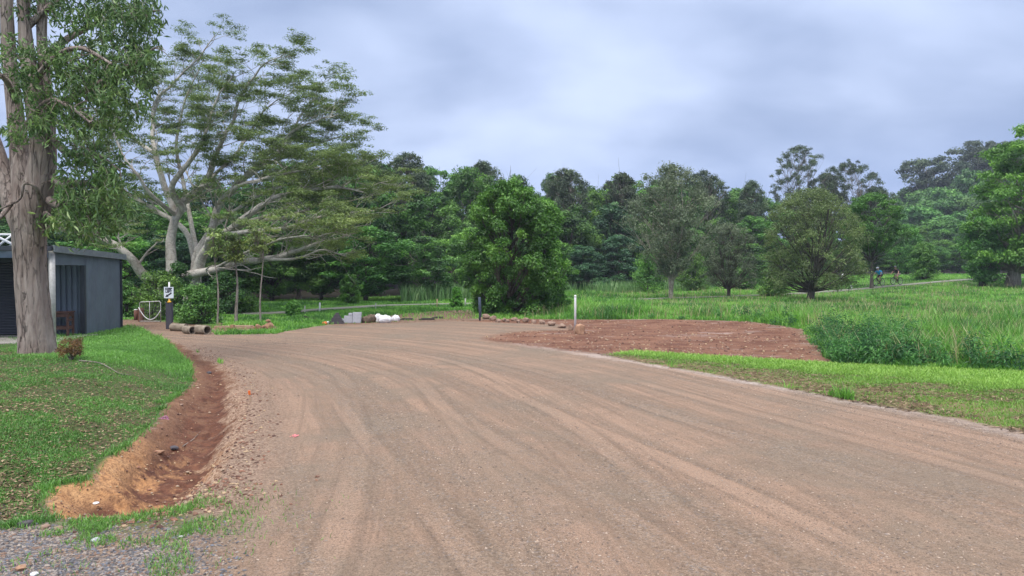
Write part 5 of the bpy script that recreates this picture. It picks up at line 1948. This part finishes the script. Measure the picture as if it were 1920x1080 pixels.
def build_debris():
    pipe(389, 627, 8.6, .95, .62, 'short grey concrete pipe with its open end towards the road, rightmost of three')
    pipe(361, 626.5, 7.6, .8, .55, 'short concrete pipe lying in the middle of the three')
    pipe(349, 621, 7.2, 1.25, .6, 'concrete pipe lying behind the other two, mostly hidden')
    # rocks between the two marker posts
    rk = [(911, 598, 15, 11), (925, 601, 16, 10), (934, 604, 10, 7), (945, 603, 9, 7), (952, 604, 10, 6), (965, 602, 12, 8), (972, 605, 9, 6), (986, 604, 13, 9),
          (1001, 606, 13, 8), (1016, 608, 13, 9), (1034, 611, 17, 9), (1053, 615, 18, 10), (1070, 619, 9, 11)]
    words = ['tan rock touching the dark marker post', 'second tan rock right of the dark marker post', 'small tan rock, third right of the dark marker post', 'small low rock, fourth right of the dark marker post',
             'flat rock, fifth right of the dark marker post', 'reddish rock, sixth right of the dark marker post', 'little rock in the middle of the row', 'rock just right of the middle of the row',
             'pale rock, fifth left of the white post', 'grey tan rock, fourth left of the white post', 'wide tan rock, third left of the white post', 'wide brown rock, second left of the white post',
             'upright rock touching the left side of the white post']
    for i, (px, py, w_, h_) in enumerate(rk):
        p = gnd(px, py)
        k = p.y / 1387
        me = rock_mesh('rock', 40 + i, M['rock_pink'], w_ * k, w_ * k * .8, h_ * k, 2)
        o = link('rock', me)
        o.location = (p.x, p.y, p.z + h_ * k * .36)
        o.rotation_euler = (.1, .1, i * 1.3)
        tag(o, words[i], 'rock', 'rocks in a row between the marker posts')
    p = gnd(1087, 626)
    k = p.y / 1387
    o = link('boulder', rock_mesh('boulder', 77, M['rock_orange'], 24 * k, 18 * k, 19 * k, 3))
    o.location = (p.x, p.y, p.z + 7 * k)
    tag(o, 'large orange brown boulder at the right foot of the white post', 'rock')
    # marker posts
    p = gnd(1078.5, 623)
    k = p.y / 1387
    t = empty('marker_post', p, 0, 'white round marker post at the end of the row of rocks', 'post')
    Geo().tube([(0, 0, -.1), (0, 0, 69 * k), (0, 0, 70 * k)], [.037, .037, .028], 14).build('post', M['white_paint'], t, True)
    Geo().tube([(0, 0, 66 * k), (0, 0, 67.5 * k)], .041, 14).build('cap_ring', M['galv'], t, True)
    p = gnd(901, 601)
    k = p.y / 1387
    t = empty('marker_post', p, 0, 'dark blue grey marker post leaning slightly at the left end of the rocks', 'post')
    Geo().tube([(0, 0, -.1), (-.045, 0, 43 * k), (-.045, 0, 44 * k)], [.062, .062, .05], 14).build('post', M['bollard_grey'], t, True)
    Geo().box((.05, -.05, .06), (.07, .07, .16)).build('timber_peg', M['wood_pale'], t)
    # survey peg beside the ditch
    p = gnd(470, 754)
    t = empty('survey_peg', p, .3, 'little orange tipped wooden peg at the edge of the ditch', 'peg')
    t.rotation_euler = (.05, -.12, .3)
    Geo().box((0, 0, .07), (.024, .016, .20)).build('peg', M['wood_pale'], t)
    Geo().box((0, 0, .15), (.034, .026, .06)).build('orange_tip', M['orange_plastic'], t)
    # timber and orange rocks along the far left edge of the road
    sl = [(420, 616, 34, 5, .1, 'wood_pale', 'pale timber sleeper nearest the concrete pipes'), (412, 612, 8, 6, 0, 'rock_pink', 'squared pale block on the pale sleeper'),
          (455, 616, 40, 6, -.06, 'wood_pale', 'long pale timber beam with a dark shadow under it'), (436, 618, 7, 9, 0, 'rock_orange', 'orange stone block at the left end of the long beam'),
          (462, 610, 28, 3, .05, 'plank_dark', 'thin dark plank behind the long pale beam')]
    for px, py, w_, h_, a, mt, lb in sl:
        p = gnd(px, py)
        k = p.y / 1387
        o = Geo().box((0, 0, h_ * k / 2), (w_ * k, .16 if h_ > 3 else .1, h_ * k)).build('timber_beam' if 'w' in mt[:1] or 'pl' in mt[:2] else 'stone_block', M[mt], None, bevel=.012)
        o.location = p
        o.rotation_euler = (0, 0, a)
        tag(o, lb, 'timber' if 'w' in mt[:1] or 'pl' in mt[:2] else 'stone')
    for i, (px, py, w_, h_, lb) in enumerate([(484, 616, 10, 9, 'orange rock at the left foot of the slim sapling'), (494, 617, 11, 8, 'orange rock right under the slim sapling'), (506, 616, 15, 13, 'tall orange rock at the right of its little group'),
                                              (503, 606, 10, 5, 'flat orange rock perched on top of the tall orange rock'), (474, 618, 7, 5, 'tiny orange rock left of the orange rock group')]):
        p = gnd(px, 616)
        k = p.y / 1387
        o = link('rock', rock_mesh('rock', 60 + i, M['rock_orange'], w_ * k, w_ * k * .8, h_ * k, 2))
        o.location = (p.x, p.y, p.z + h_ * k * .38 + (.24 if i == 3 else 0))
        tag(o, lb, 'rock')
    # stacked concrete blocks
    p = gnd(648, 606)
    k = p.y / 1387
    bw, bh, bd = .38, .135, .19
    n = 0
    lab = ['concrete block, bottom left of the stack', 'concrete block, bottom right of the stack', 'concrete block, middle row left', 'concrete block, middle row right', 'concrete block, top row, only at the right']
    for row, cols in enumerate([(0, 1), (0, 1), (1,)]):
        for c in cols:
            t = empty('concrete_block', (p.x + .10 + c * (bw + .012) * .86 + row * .01, p.y + .05, p.z + row * (bh + .004) + .02), .04, 'grey ' + lab[n], 'block', 'stacked grey concrete blocks')
            g = Geo()
            # hollow block: two face shells and three webs, open cores up
            for sy in (-1, 1):
                g.box((0, sy * (bd / 2 - .016), bh / 2), (bw * .84, .032, bh))
            for sx in (-1, 0, 1):
                g.box((sx * (bw * .84 / 2 - .018), 0, bh / 2), (.034, bd - .066, bh - .002))
            g.build('shell', M['block_concrete'], t)
            n += 1
    for i, (dx, lb) in enumerate([(.20, 'concrete block standing on end on top of the stack, left'), (.42, 'concrete block standing on end on top of the stack, middle')]):
        o = Geo().box((0, 0, .05), (.15, .17, .10)).box((0, -.09, .05), (.11, .004, .06)).build('concrete_block', M['block_concrete'])
        o.location = (p.x + dx - (.0), p.y + .05, p.z + 2 * (bh + .004) + .022)
        tag(o, 'grey ' + lb, 'block', 'stacked grey concrete blocks')
    p = gnd(643, 605)
    o = Geo().box((0, 0, .08), (.11, .15, .16)).build('paving_block', M['block_concrete'], None, bevel=.01)
    o.location = p
    tag(o, 'small pale block between the dark tile pile and the block stack', 'block')
    # dark pyramid of leaning tiles
    p = gnd(631, 607)
    k = p.y / 1387
    t = empty('tile_stack', p, 0, 'dark triangular stack of leaning roof tiles beside the concrete blocks', 'stack of tiles')
    for i in range(7):
        s = i / 6
        w_ = (27 - 22 * s) * k
        Geo().box((0, .02 * i, (1.5 + i * 2.9) * k), (w_, .28 - .02 * i, 2.6 * k), .04 * (-1) ** i).build('tile_layer', M['tile_dark'], t)
    # brown sack heap
    def sack(px, py, w_, h_, mt, lb, cat, seed, grp=None, lift=0, rz=0):
        p = gnd(px, py)
        k = p.y / 1387
        bm = bmesh.new()
        bmesh.ops.create_icosphere(bm, subdivisions=4, radius=.5)
        for v in bm.verts:
            c = v.co.copy()
            f = 1 + .34 * (float(fbm(np.array([c.x * 4 + seed]), np.array([c.z * 4 + c.y * 3.1 + seed]), 3)[0]) - .5)
            f2 = 1 + .10 * math.sin(c.x * 26 + c.z * 9 + seed)
            v.co = Vector((math.copysign(abs(c.x * 2) ** .8 / 2, c.x) * w_ * k, c.y * w_ * k * .6, max(-.42, c.z) * h_ * k * 1.15 * f2)) * f
        me = bpy.data.meshes.new('sack')
        bm.to_mesh(me)
        bm.free()
        me.polygons.foreach_set('use_smooth', [True] * len(me.polygons))
        me.materials.append(M[mt])
        o = link('sack' if 'brown' in mt else 'plastic_bag', me)
        o.location = (p.x, p.y, p.z + h_ * k * .42 + lift)
        o.rotation_euler = (0, 0, rz)
        tag(o, lb, cat, grp)
    sack(686, 605, 22, 12, 'bag_brown', 'dark brown sack lying right of the concrete blocks', 'sack', 3)
    sack(697, 604, 20, 15, 'bag_brown', 'lumpy brown sack leaning on the white bags', 'sack', 5)
    sack(709, 604, 14, 16, 'bag_white', 'tall white bag, leftmost of the white bags', 'bag', 7)
    sack(722, 605, 27, 14, 'bag_white', 'large crumpled white bag in the middle of the white bags', 'bag', 9)
    sack(742, 602, 16, 11, 'bag_white', 'small white bag, rightmost of the white bags', 'bag', 11)
    sack(609, 609, 9, 6, 'orange_plastic', 'small orange bag on the ground left of the dark tile pile', 'bag', 13)
    sack(615, 607, 5, 5, 'bag_white', 'tiny white bag against the orange bag', 'bag', 14)
    for i, (px, py, w_, a, rise, lb) in enumerate([(578, 603, 19, .5, .10, 'dark plank propped up in the grass, left'), (586, 602, 14, .2, .05, 'dark plank propped up in the grass, right'), (566, 606, 14, -.2, .0, 'pale broken board lying in the grass'),
                                             (762, 600, 26, .05, .0, 'dark plank lying right of the white bags'), (800, 600, 30, -.04, .0, 'long dark plank lying halfway to the dark marker post'), (820, 597, 20, .1, 0, 'short dark plank lying furthest right of the debris')]):
        p = gnd(px, py)
        k = p.y / 1387
        o = Geo().box((0, 0, .03), (w_ * k, .12, .04)).box((.04, .05, .065), (w_ * k * .8, .09, .03), .05).build('plank', M['wood_pale' if 'pale' in lb else 'plank_dark'])
        o.location = (p.x, p.y, p.z + rise)
        o.rotation_euler = (0, rise * 5, a)
        tag(o, lb, 'plank')
    # thin pegs and fence stakes
    for px, py, top, w_, mt, lb in [(599, 586, 568, 3.2, 'white_paint', 'white stake standing beside the path behind the tile stack'), (704, 580, 569, 2.2, 'galv', 'thin grey stake in the grass behind the brown sacks'),
                                    (819, 576, 561, 2.2, 'wood_pale', 'thin wooden stake in the grass left of the upright sapling'), (872, 575, 560, 2.2, 'galv', 'thin grey stake just left of the big round tree'),
                                    (571, 588, 574, 2.0, 'galv', 'thin grey stake left of the white stake'), (1295, 545, 510, 5, 'galv', 'tall grey post under the trees right of the tall forked tree'),
                                    (1579, 527, 510, 4, 'white_paint', 'white stake beside the path left of the first cyclist'), (1596, 541, 535, 3, 'white_paint', 'tiny white stake in the grass below the path')]:
        p = gnd(px, py)
        k = p.y / 1387
        t = empty('stake', p, 0, lb, 'stake')
        hh = (py - top) * k
        Geo().tube([(0, 0, -.1), (.02, 0, hh)], w_ * k * .5, 8).build('shaft', M[mt], t, True)
        Geo().tube([(.02, 0, hh), (.02, 0, hh + .03)], [w_ * k * .5, w_ * k * .25], 8).build('tip', M[mt], t, True)
    # sticks lying about
    def stick(P, rad, lb, seed):
        rr = random.Random(seed)
        pts = []
        for q in P:
            v = gnd(*q)
            pts.append(v + Vector((rr.uniform(-.02, .02), 0, rad + .015)))
        sp = spline([np.array(q) for q in pts], 4)
        g = Geo().tube([tuple(q) for q in sp], list(np.linspace(rad, rad * .35, len(sp))), 6)
        o = g.build('stick', M['bark_grey'], None, True)
        tag(o, lb, 'stick')
    stick([(150, 679), (180, 682), (200, 690), (225, 703), (246, 706)], .013, 'long bent grey stick lying on the lawn below the bracken', 1)
    stick([(340, 840), (360, 826), (378, 812)], .007, 'thin pale stick lying across the ditch', 2)
    stick([(205, 640), (222, 634)], .006, 'short pale twig on the lawn near the shed', 3)
    # stones big enough to count
    for i, (px, py, w_, mt, lb) in enumerate([(48, 985, 30, 'tile_dark', 'flat dark slate stone at the edge of the near gravel'), (84, 990, 17, 'rock_pink', 'flat pinkish stone right of the dark slate'), (110, 993, 18, 'rock_pink', 'flat pale stone, second right of the dark slate'),
                                              (92, 1041, 12, 'tile_dark', 'small dark cube of stone in the near gravel'), (180, 1014, 17, 'block_concrete', 'blue grey stone in the middle of the near gravel'), (40, 1068, 24, 'rock_orange', 'orange stone near the bottom left corner'),
                                              (65, 1078, 14, 'bag_white', 'white stone at the bottom edge of the near gravel'), (299, 850, 18, 'rock_orange', 'rounded brown stone in the bottom of the ditch'), (326, 842, 17, 'tile_dark', 'dark clod beside the rounded stone in the ditch'),
                                              (180, 931, 11, 'bag_white', 'small white stone in the orange clay of the ditch'), (392, 700, 10, 'tile_dark', 'black clod at the road edge above the ditch'), (340, 761, 8, 'rock_pink', 'pale leaf-sized stone halfway along the ditch'),
                                              (432, 760, 9, 'rock_pink', 'pale stone just left of the survey peg'), (340, 1007, 10, 'bag_white', 'white pebble at the right edge of the near gravel')]):
        p = gnd(px, py)
        k = p.y / 1387
        o = link('stone', rock_mesh('stone', 90 + i, M[mt], w_ * k, w_ * k * .8, w_ * k * .45, 2))
        o.location = (p.x, p.y, p.z + w_ * k * .12)
        o.rotation_euler = (0, 0, i)
        tag(o, lb, 'stone')
    # low crooked branch beside the stout trunk at the right edge
    c = gnd(1880, 527)
    P = [(-.9, 0, .25), (-.4, 0, .45), (.1, 0, .75), (.5, 0, .6), (.62, 0, .2), (1.0, 0, .12)]
    o = Geo().tube([tuple(q) for q in spline([np.array(q) for q in P], 4)], list(np.linspace(.07, .05, 21)), 8).build('fallen_branch', M['bark_grey'], None, True)
    o.location = c
    tag(o, 'bent dark branch arching over the grass left of the stout trunk', 'branch')


build_debris()


# spray-paint marks on the ground: flat ragged sheets just above it
def paint_mark(px, py, w_px, n, col, label, seed):
    c = gnd(px, py)
    k = c.y / 1387
    rr = np.random.RandomState(seed)
    V, Fc = [], []
    for i in range(n):
        a = rr.rand() * 6.28
        d = rr.rand() ** .7 * w_px * k * .5
        x, y = c.x + math.cos(a) * d, c.y + math.sin(a) * d * 2.0
        s = w_px * k * (.06 + .10 * rr.rand())
        b = len(V)
        m = 7
        for q in range(m):
            aa = 2 * math.pi * q / m
            rq = s * (.6 + .7 * rr.rand())
            X, Y = x + math.cos(aa) * rq, y + math.sin(aa) * rq * 1.5
            V.append((X, Y, h1(X, Y) + .005 + i * .00012))
        Fc.append(tuple(range(b, b + m)))
    me = bpy.data.meshes.new('paint_mark')
    me.from_pydata(V, [], Fc)
    mt = mat_basic('spray_paint', col, .8, tuple(x * .8 for x in col), 40, .1, 60)
    o = link('paint_mark', me, mt)
    tag(o, label, 'paint mark')


paint_mark(552, 818, 13, 26, (.80, .22, .24), 'bright pink spray paint spot on the dirt road', 1)
paint_mark(541, 717, 9, 5, (.60, .30, .25), 'faint pink paint dash on the road above the survey peg', 2)
paint_mark(306, 785, 16, 22, (.34, .13, .22), 'purplish pink paint mark on the ditch edge', 3)


# ---------------------------------------------------------------- cyclists
def skin_mesh(name, joints, edges, radii, mat, parent=None, sub=2):
    me = bpy.data.meshes.new(name)
    me.from_pydata([tuple(j) for j in joints], edges, [])
    o = bpy.data.objects.new(name, me)
    COL.objects.link(o)
    md = o.modifiers.new('skin', 'SKIN')
    md.use_smooth_shade = True
    for i, r_ in enumerate(radii):
        me.skin_vertices[0].data[i].radius = r_ if isinstance(r_, tuple) else (r_, r_)
    me.skin_vertices[0].data[0].use_root = True
    o.modifiers.new('sub', 'SUBSURF').levels = sub
    dg = bpy.context.evaluated_depsgraph_get()
    dg.update()
    nm = bpy.data.meshes.new_from_object(o.evaluated_get(dg))
    bpy.data.objects.remove(o)
    r = link(name, nm, None, parent)
    nm.materials.clear()
    nm.materials.append(mat)
    nm.name = name
    return r


def bicycle(loc, rz, label, frame_mat):
    """heads along local -X"""
    t = empty('bicycle', loc, rz, label, 'bicycle', 'bicycles ridden along the path')
    Rw = .35
    for x in (-.54, .54):
        w_ = empty_part('wheel', t, (x, 0, Rw))
        Geo().ring((0, 0, 0), (0, 1, 0), Rw - .027, .029, 36, 8).build('tyre', M['tyre'], w_, True)
        g = Geo().ring((0, 0, 0), (0, 1, 0), Rw - .062, .012, 32, 6)
        g.build('rim', M['galv'], w_, True)
        g = Geo().tube([(0, -.05, 0), (0, .05, 0)], .025, 10)
        for i in range(20):
            a = 2 * math.pi * i / 20
            g.tube([(0, .02 * (-1) ** i, 0), (math.cos(a) * (Rw - .06), 0, math.sin(a) * (Rw - .06))], .0022, 4, False)
        g.build('spokes', M['galv'], w_)
    bb = Vector((.10, 0, .33))
    seat = Vector((.25, 0, .80))
    head1 = Vector((-.30, 0, .86))
    head0 = Vector((-.345, 0, .74))
    g = Geo()
    g.tube([bb, seat], .018, 8).tube([seat + Vector((-.02, 0, -.06)), head1], .02, 8).tube([bb, head0], .024, 8)
    for sy in (-1, 1):
        g.tube([bb + Vector((0, sy * .03, 0)), (.54, sy * .06, Rw)], .012, 6)
        g.tube([seat + Vector((0, sy * .02, -.08)), (.54, sy * .06, Rw)], .010, 6)
    g.tube([head0, head1 + Vector((.01, 0, .04))], .025, 8)
    g.build('frame', frame_mat, t, True)
    g = Geo()
    for sy in (-1, 1):
        g.tube([head0 + Vector((0, sy * .055, -.02)), (-.54, sy * .06, Rw)], .017, 8)
    g.tube([head0 + Vector((0, -.055, -.02)), head0 + Vector((0, .055, -.02))], .02, 8)
    g.build('fork', M['bike_dark'], t, True)
    Geo().tube([(-.29, 0, .90), (-.36, 0, .96), (-.36, -.18, .97), (-.31, -.35, .98)], .014, 8).tube([(-.36, 0, .96), (-.36, .18, .97), (-.31, .35, .98)], .014, 8).build('handlebar', M['bike_dark'], t, True)
    Geo().tube([seat, seat + Vector((.035, 0, .13))], .014, 8).build('seat_post', M['bike_dark'], t, True)
    sd_ = seat + Vector((.035, 0, .15))
    Geo().tube([sd_ + Vector((-.14, 0, .01)), sd_ + Vector((0, 0, .01)), sd_ + Vector((.09, 0, .015)), sd_ + Vector((.13, 0, .015))], [.02, .04, .07, .05], 10).build('saddle', M['bike_dark'], t, True)
    g = Geo().ring(bb, (0, 1, 0), .085, .008, 24, 6)
    g.tube([bb + Vector((0, -.07, 0)), bb + Vector((.0, .07, 0))], .018, 8)
    g.tube([bb + Vector((0, -.075, 0)), bb + Vector((-.12, -.075, .12))], .012, 6).tube([bb + Vector((0, .075, 0)), bb + Vector((.12, .075, -.12))], .012, 6)
    g.build('crank', M['bike_dark'], t, True)
    for s_ in (-1, 1):
        Geo().box(bb + Vector((.12 * s_, .11 * s_, -.12 * s_)), (.09, .08, .02)).build('pedal', M['bike_dark'], t)
    return t


def empty_part(name, parent, loc):
    o = bpy.data.objects.new(name, None)
    COL.objects.link(o)
    o.parent = parent
    o.location = loc
    o.empty_display_size = .1
    return o


def rider(loc, rz, label, jersey, shorts, helmet):
    t = empty('person', loc, rz, label, 'person', 'cyclists riding along the path')
    V = Vector
    hip, waist, chest, neck, headc = V((.29, 0, 1.02)), V((.20, 0, 1.14)), V((.02, 0, 1.33)), V((-.12, 0, 1.43)), V((-.22, 0, 1.56))
    J, E, Rd = [], [], []

    def add(p, r_, par=None):
        J.append(p)
        Rd.append(r_)
        if par is not None:
            E.append((par, len(J) - 1))
        return len(J) - 1
    h = add(hip, (.115, .095))
    w_ = add(waist, (.115, .09), h)
    c = add(chest, (.14, .095), w_)
    n = add(neck, .06, c)
    n2 = add(V((-.165, 0, 1.485)), .058, n)
    hd = add(V((-.205, 0, 1.545)), (.105, .10), n2)
    hd2 = add(V((-.225, 0, 1.61)), (.125, .115), hd)
    add(V((-.235, 0, 1.67)), (.10, .09), hd2)
    add(V((-.285, 0, 1.515)), .045, hd)
    add(V((-.345, 0, 1.575)), .018, hd2)
    for s in (-1, 1):
        foot = V((.10 + .12 * s - .03, .11 * s, .33 - .12 * s + .05))
        kn = V((-.10, .10 * s, .80)) if s < 0 else V((-.12, .12 * s, .74))
        a = add(V((.26, .10 * s, .98)), .085, h)
        a = add(V(kn).lerp(hip + V((0, .1 * s, 0)), .45), .085, a)
        a = add(kn, .058, a)
        a = add(kn.lerp(foot + V((.05, 0, .04)), .4), .056, a)
        a = add(foot + V((.06, 0, .05)), .036, a)
        a = add(foot + V((-.10, 0, .0)), .034, a)
        sh = V((-.04, .19 * s, 1.37))
        el_ = V((-.16, .30 * s, 1.16))
        ha = V((-.31, .33 * s, 1.00))
        a = add(sh, .062, c)
        a = add(sh.lerp(el_, .5), .05, a)
        a = add(el_, .042, a)
        a = add(ha, .030, a)
        pl = add(ha + V((-.055, 0, .015)), .034, a)
        for f in range(4):
            add(ha + V((-.085 - .004 * f, (f - 1.5) * .022, -.010)), .009, pl)
        add(ha + V((-.03, -.035 * s, -.03)), .010, pl)
    skin_mesh('body', J, E, Rd, M['skin'], t)
    # jersey: torso and sleeves
    J, E, Rd = [], [], []
    h = add(V((.29, 0, 1.05)), (.19, .155))
    w_ = add(waist, (.19, .15), h)
    c = add(chest, (.225, .17), w_)
    n = add(V((-.10, 0, 1.42)), .105, c)
    for s in (-1, 1):
        sh = V((-.04, .19 * s, 1.37))
        el_ = V((-.16, .30 * s, 1.16))
        a = add(sh, .078, c)
        a = add(sh.lerp(el_, .6), .066, a)
    skin_mesh('jersey', J, E, Rd, jersey, t)
    J, E, Rd = [], [], []
    h = add(V((.28, 0, 1.03)), (.17, .145))
    add(V((.35, 0, 1.00)), (.12, .11), h)
    for s in (-1, 1):
        kn = V((-.10, .10 * s, .80)) if s < 0 else V((-.12, .12 * s, .74))
        a = add(V((.26, .10 * s, .98)), .145, h)
        a = add(V(kn).lerp(hip + V((0, .1 * s, 0)), .42), .10, a)
        a = add(V(kn).lerp(hip + V((0, .1 * s, 0)), .25), .09, a)
    skin_mesh('shorts', J, E, Rd, shorts, t)
    # helmet: half dome with a brow edge
    bm = bmesh.new()
    bmesh.ops.create_uvsphere(bm, u_segments=20, v_segments=12, radius=1)
    for v in list(bm.verts):
        if v.co.z < -.12:
            v.co.z = -.12
            v.co.x *= .96
            v.co.y *= .96
    for v in bm.verts:
        v.co = Vector((v.co.x * .150, v.co.y * .118, v.co.z * .115))
    me = bpy.data.meshes.new('helmet')
    bm.to_mesh(me)
    bm.free()
    me.polygons.foreach_set('use_smooth', [True] * len(me.polygons))
    o = link('helmet', me, helmet, t)
    o.location = (-.225, 0, 1.635)
    o.rotation_euler = (0, -.18, 0)
    for s in (-1, 1):
        foot = V((.10 + .12 * s - .03, .11 * s, .33 - .12 * s + .03))
        Geo().tube([foot + V((.09, 0, .02)), foot + V((.03, 0, .02)), foot + V((-.08, 0, .005)), foot + V((-.15, 0, .0))], [.035, .045, .042, .02], 10).build('shoe', M['shoe'], t, True)
        ey = Geo().ring((-.335, .034 * s, 1.59), (1, 0, 0), .007, .007, 8, 6).build('eye', M['shoe'], t, True)
    return t


def build_cyclists():
    for px, lb, rl, j, s, hm, fm in [(1648, 'dark mountain bicycle under the rider in the blue jersey', 'person in a bright blue jersey and white helmet riding a bicycle, leaning forward', M['jersey_blue'], M['shorts_maroon'], M['helmet_white'], M['bike_dark']),
                                     (1681, 'dark mountain bicycle under the rider in black', 'person in a black jersey and dark helmet riding a bicycle behind the blue rider', M['jersey_black'], M['shorts_khaki'], M['helmet_dark'], M['bike_dark'])]:
        # stand them on the path, where the line of sight to them crosses it
        tx = (px - 960) / 1387
        i = int(np.argmin(np.abs(PATH[:, 0] - tx * PATH[:, 1])))
        j0, j1 = max(0, i - 1), min(len(PATH) - 1, i + 1)
        A, B = PATH[j0], PATH[j1]
        den = (B - A)[0] - tx * (B - A)[1]
        f = np.clip((tx * A[1] - A[0]) / den, 0, 1)
        P = A + (B - A) * f
        d = B - A
        rz = math.atan2(d[1], d[0])
        z = h1(P[0], P[1]) + .095
        bicycle((P[0], P[1], z), rz, lb, fm)
        rider((P[0], P[1], z), rz, rl, j, s, hm)
        print('cyclist', px, P, z, 'wheel py', 540 - 1387 * math.tan(math.atan2(z - EYE, P[1]) + PITCH))


build_cyclists()


# ---------------------------------------------------------------- the damp air that fades the far hill
def build_haze():
    o = Geo().box((0, 0, 0), (1, 1, 1)).build('haze', None)
    x0, x1, y0, y1, z0, z1 = -720, 720, -60, 940, -6, 75
    o.location = ((x0 + x1) / 2, (y0 + y1) / 2, (z0 + z1) / 2)
    o.scale = (x1 - x0, y1 - y0, z1 - z0)
    m, t, out = mat_new('haze_air')
    v = t.node('ShaderNodeVolumePrincipled')
    v.inputs['Color'].default_value = (.72, .80, 1.0, 1)
    v.inputs['Density'].default_value = HAZE
    v.inputs['Anisotropy'].default_value = 0.1
    t.l.new(v.outputs[0], out.inputs['Volume'])
    o.data.materials.append(m)
    tag(o, kind='stuff')


HAZE = 0.0004
build_haze()
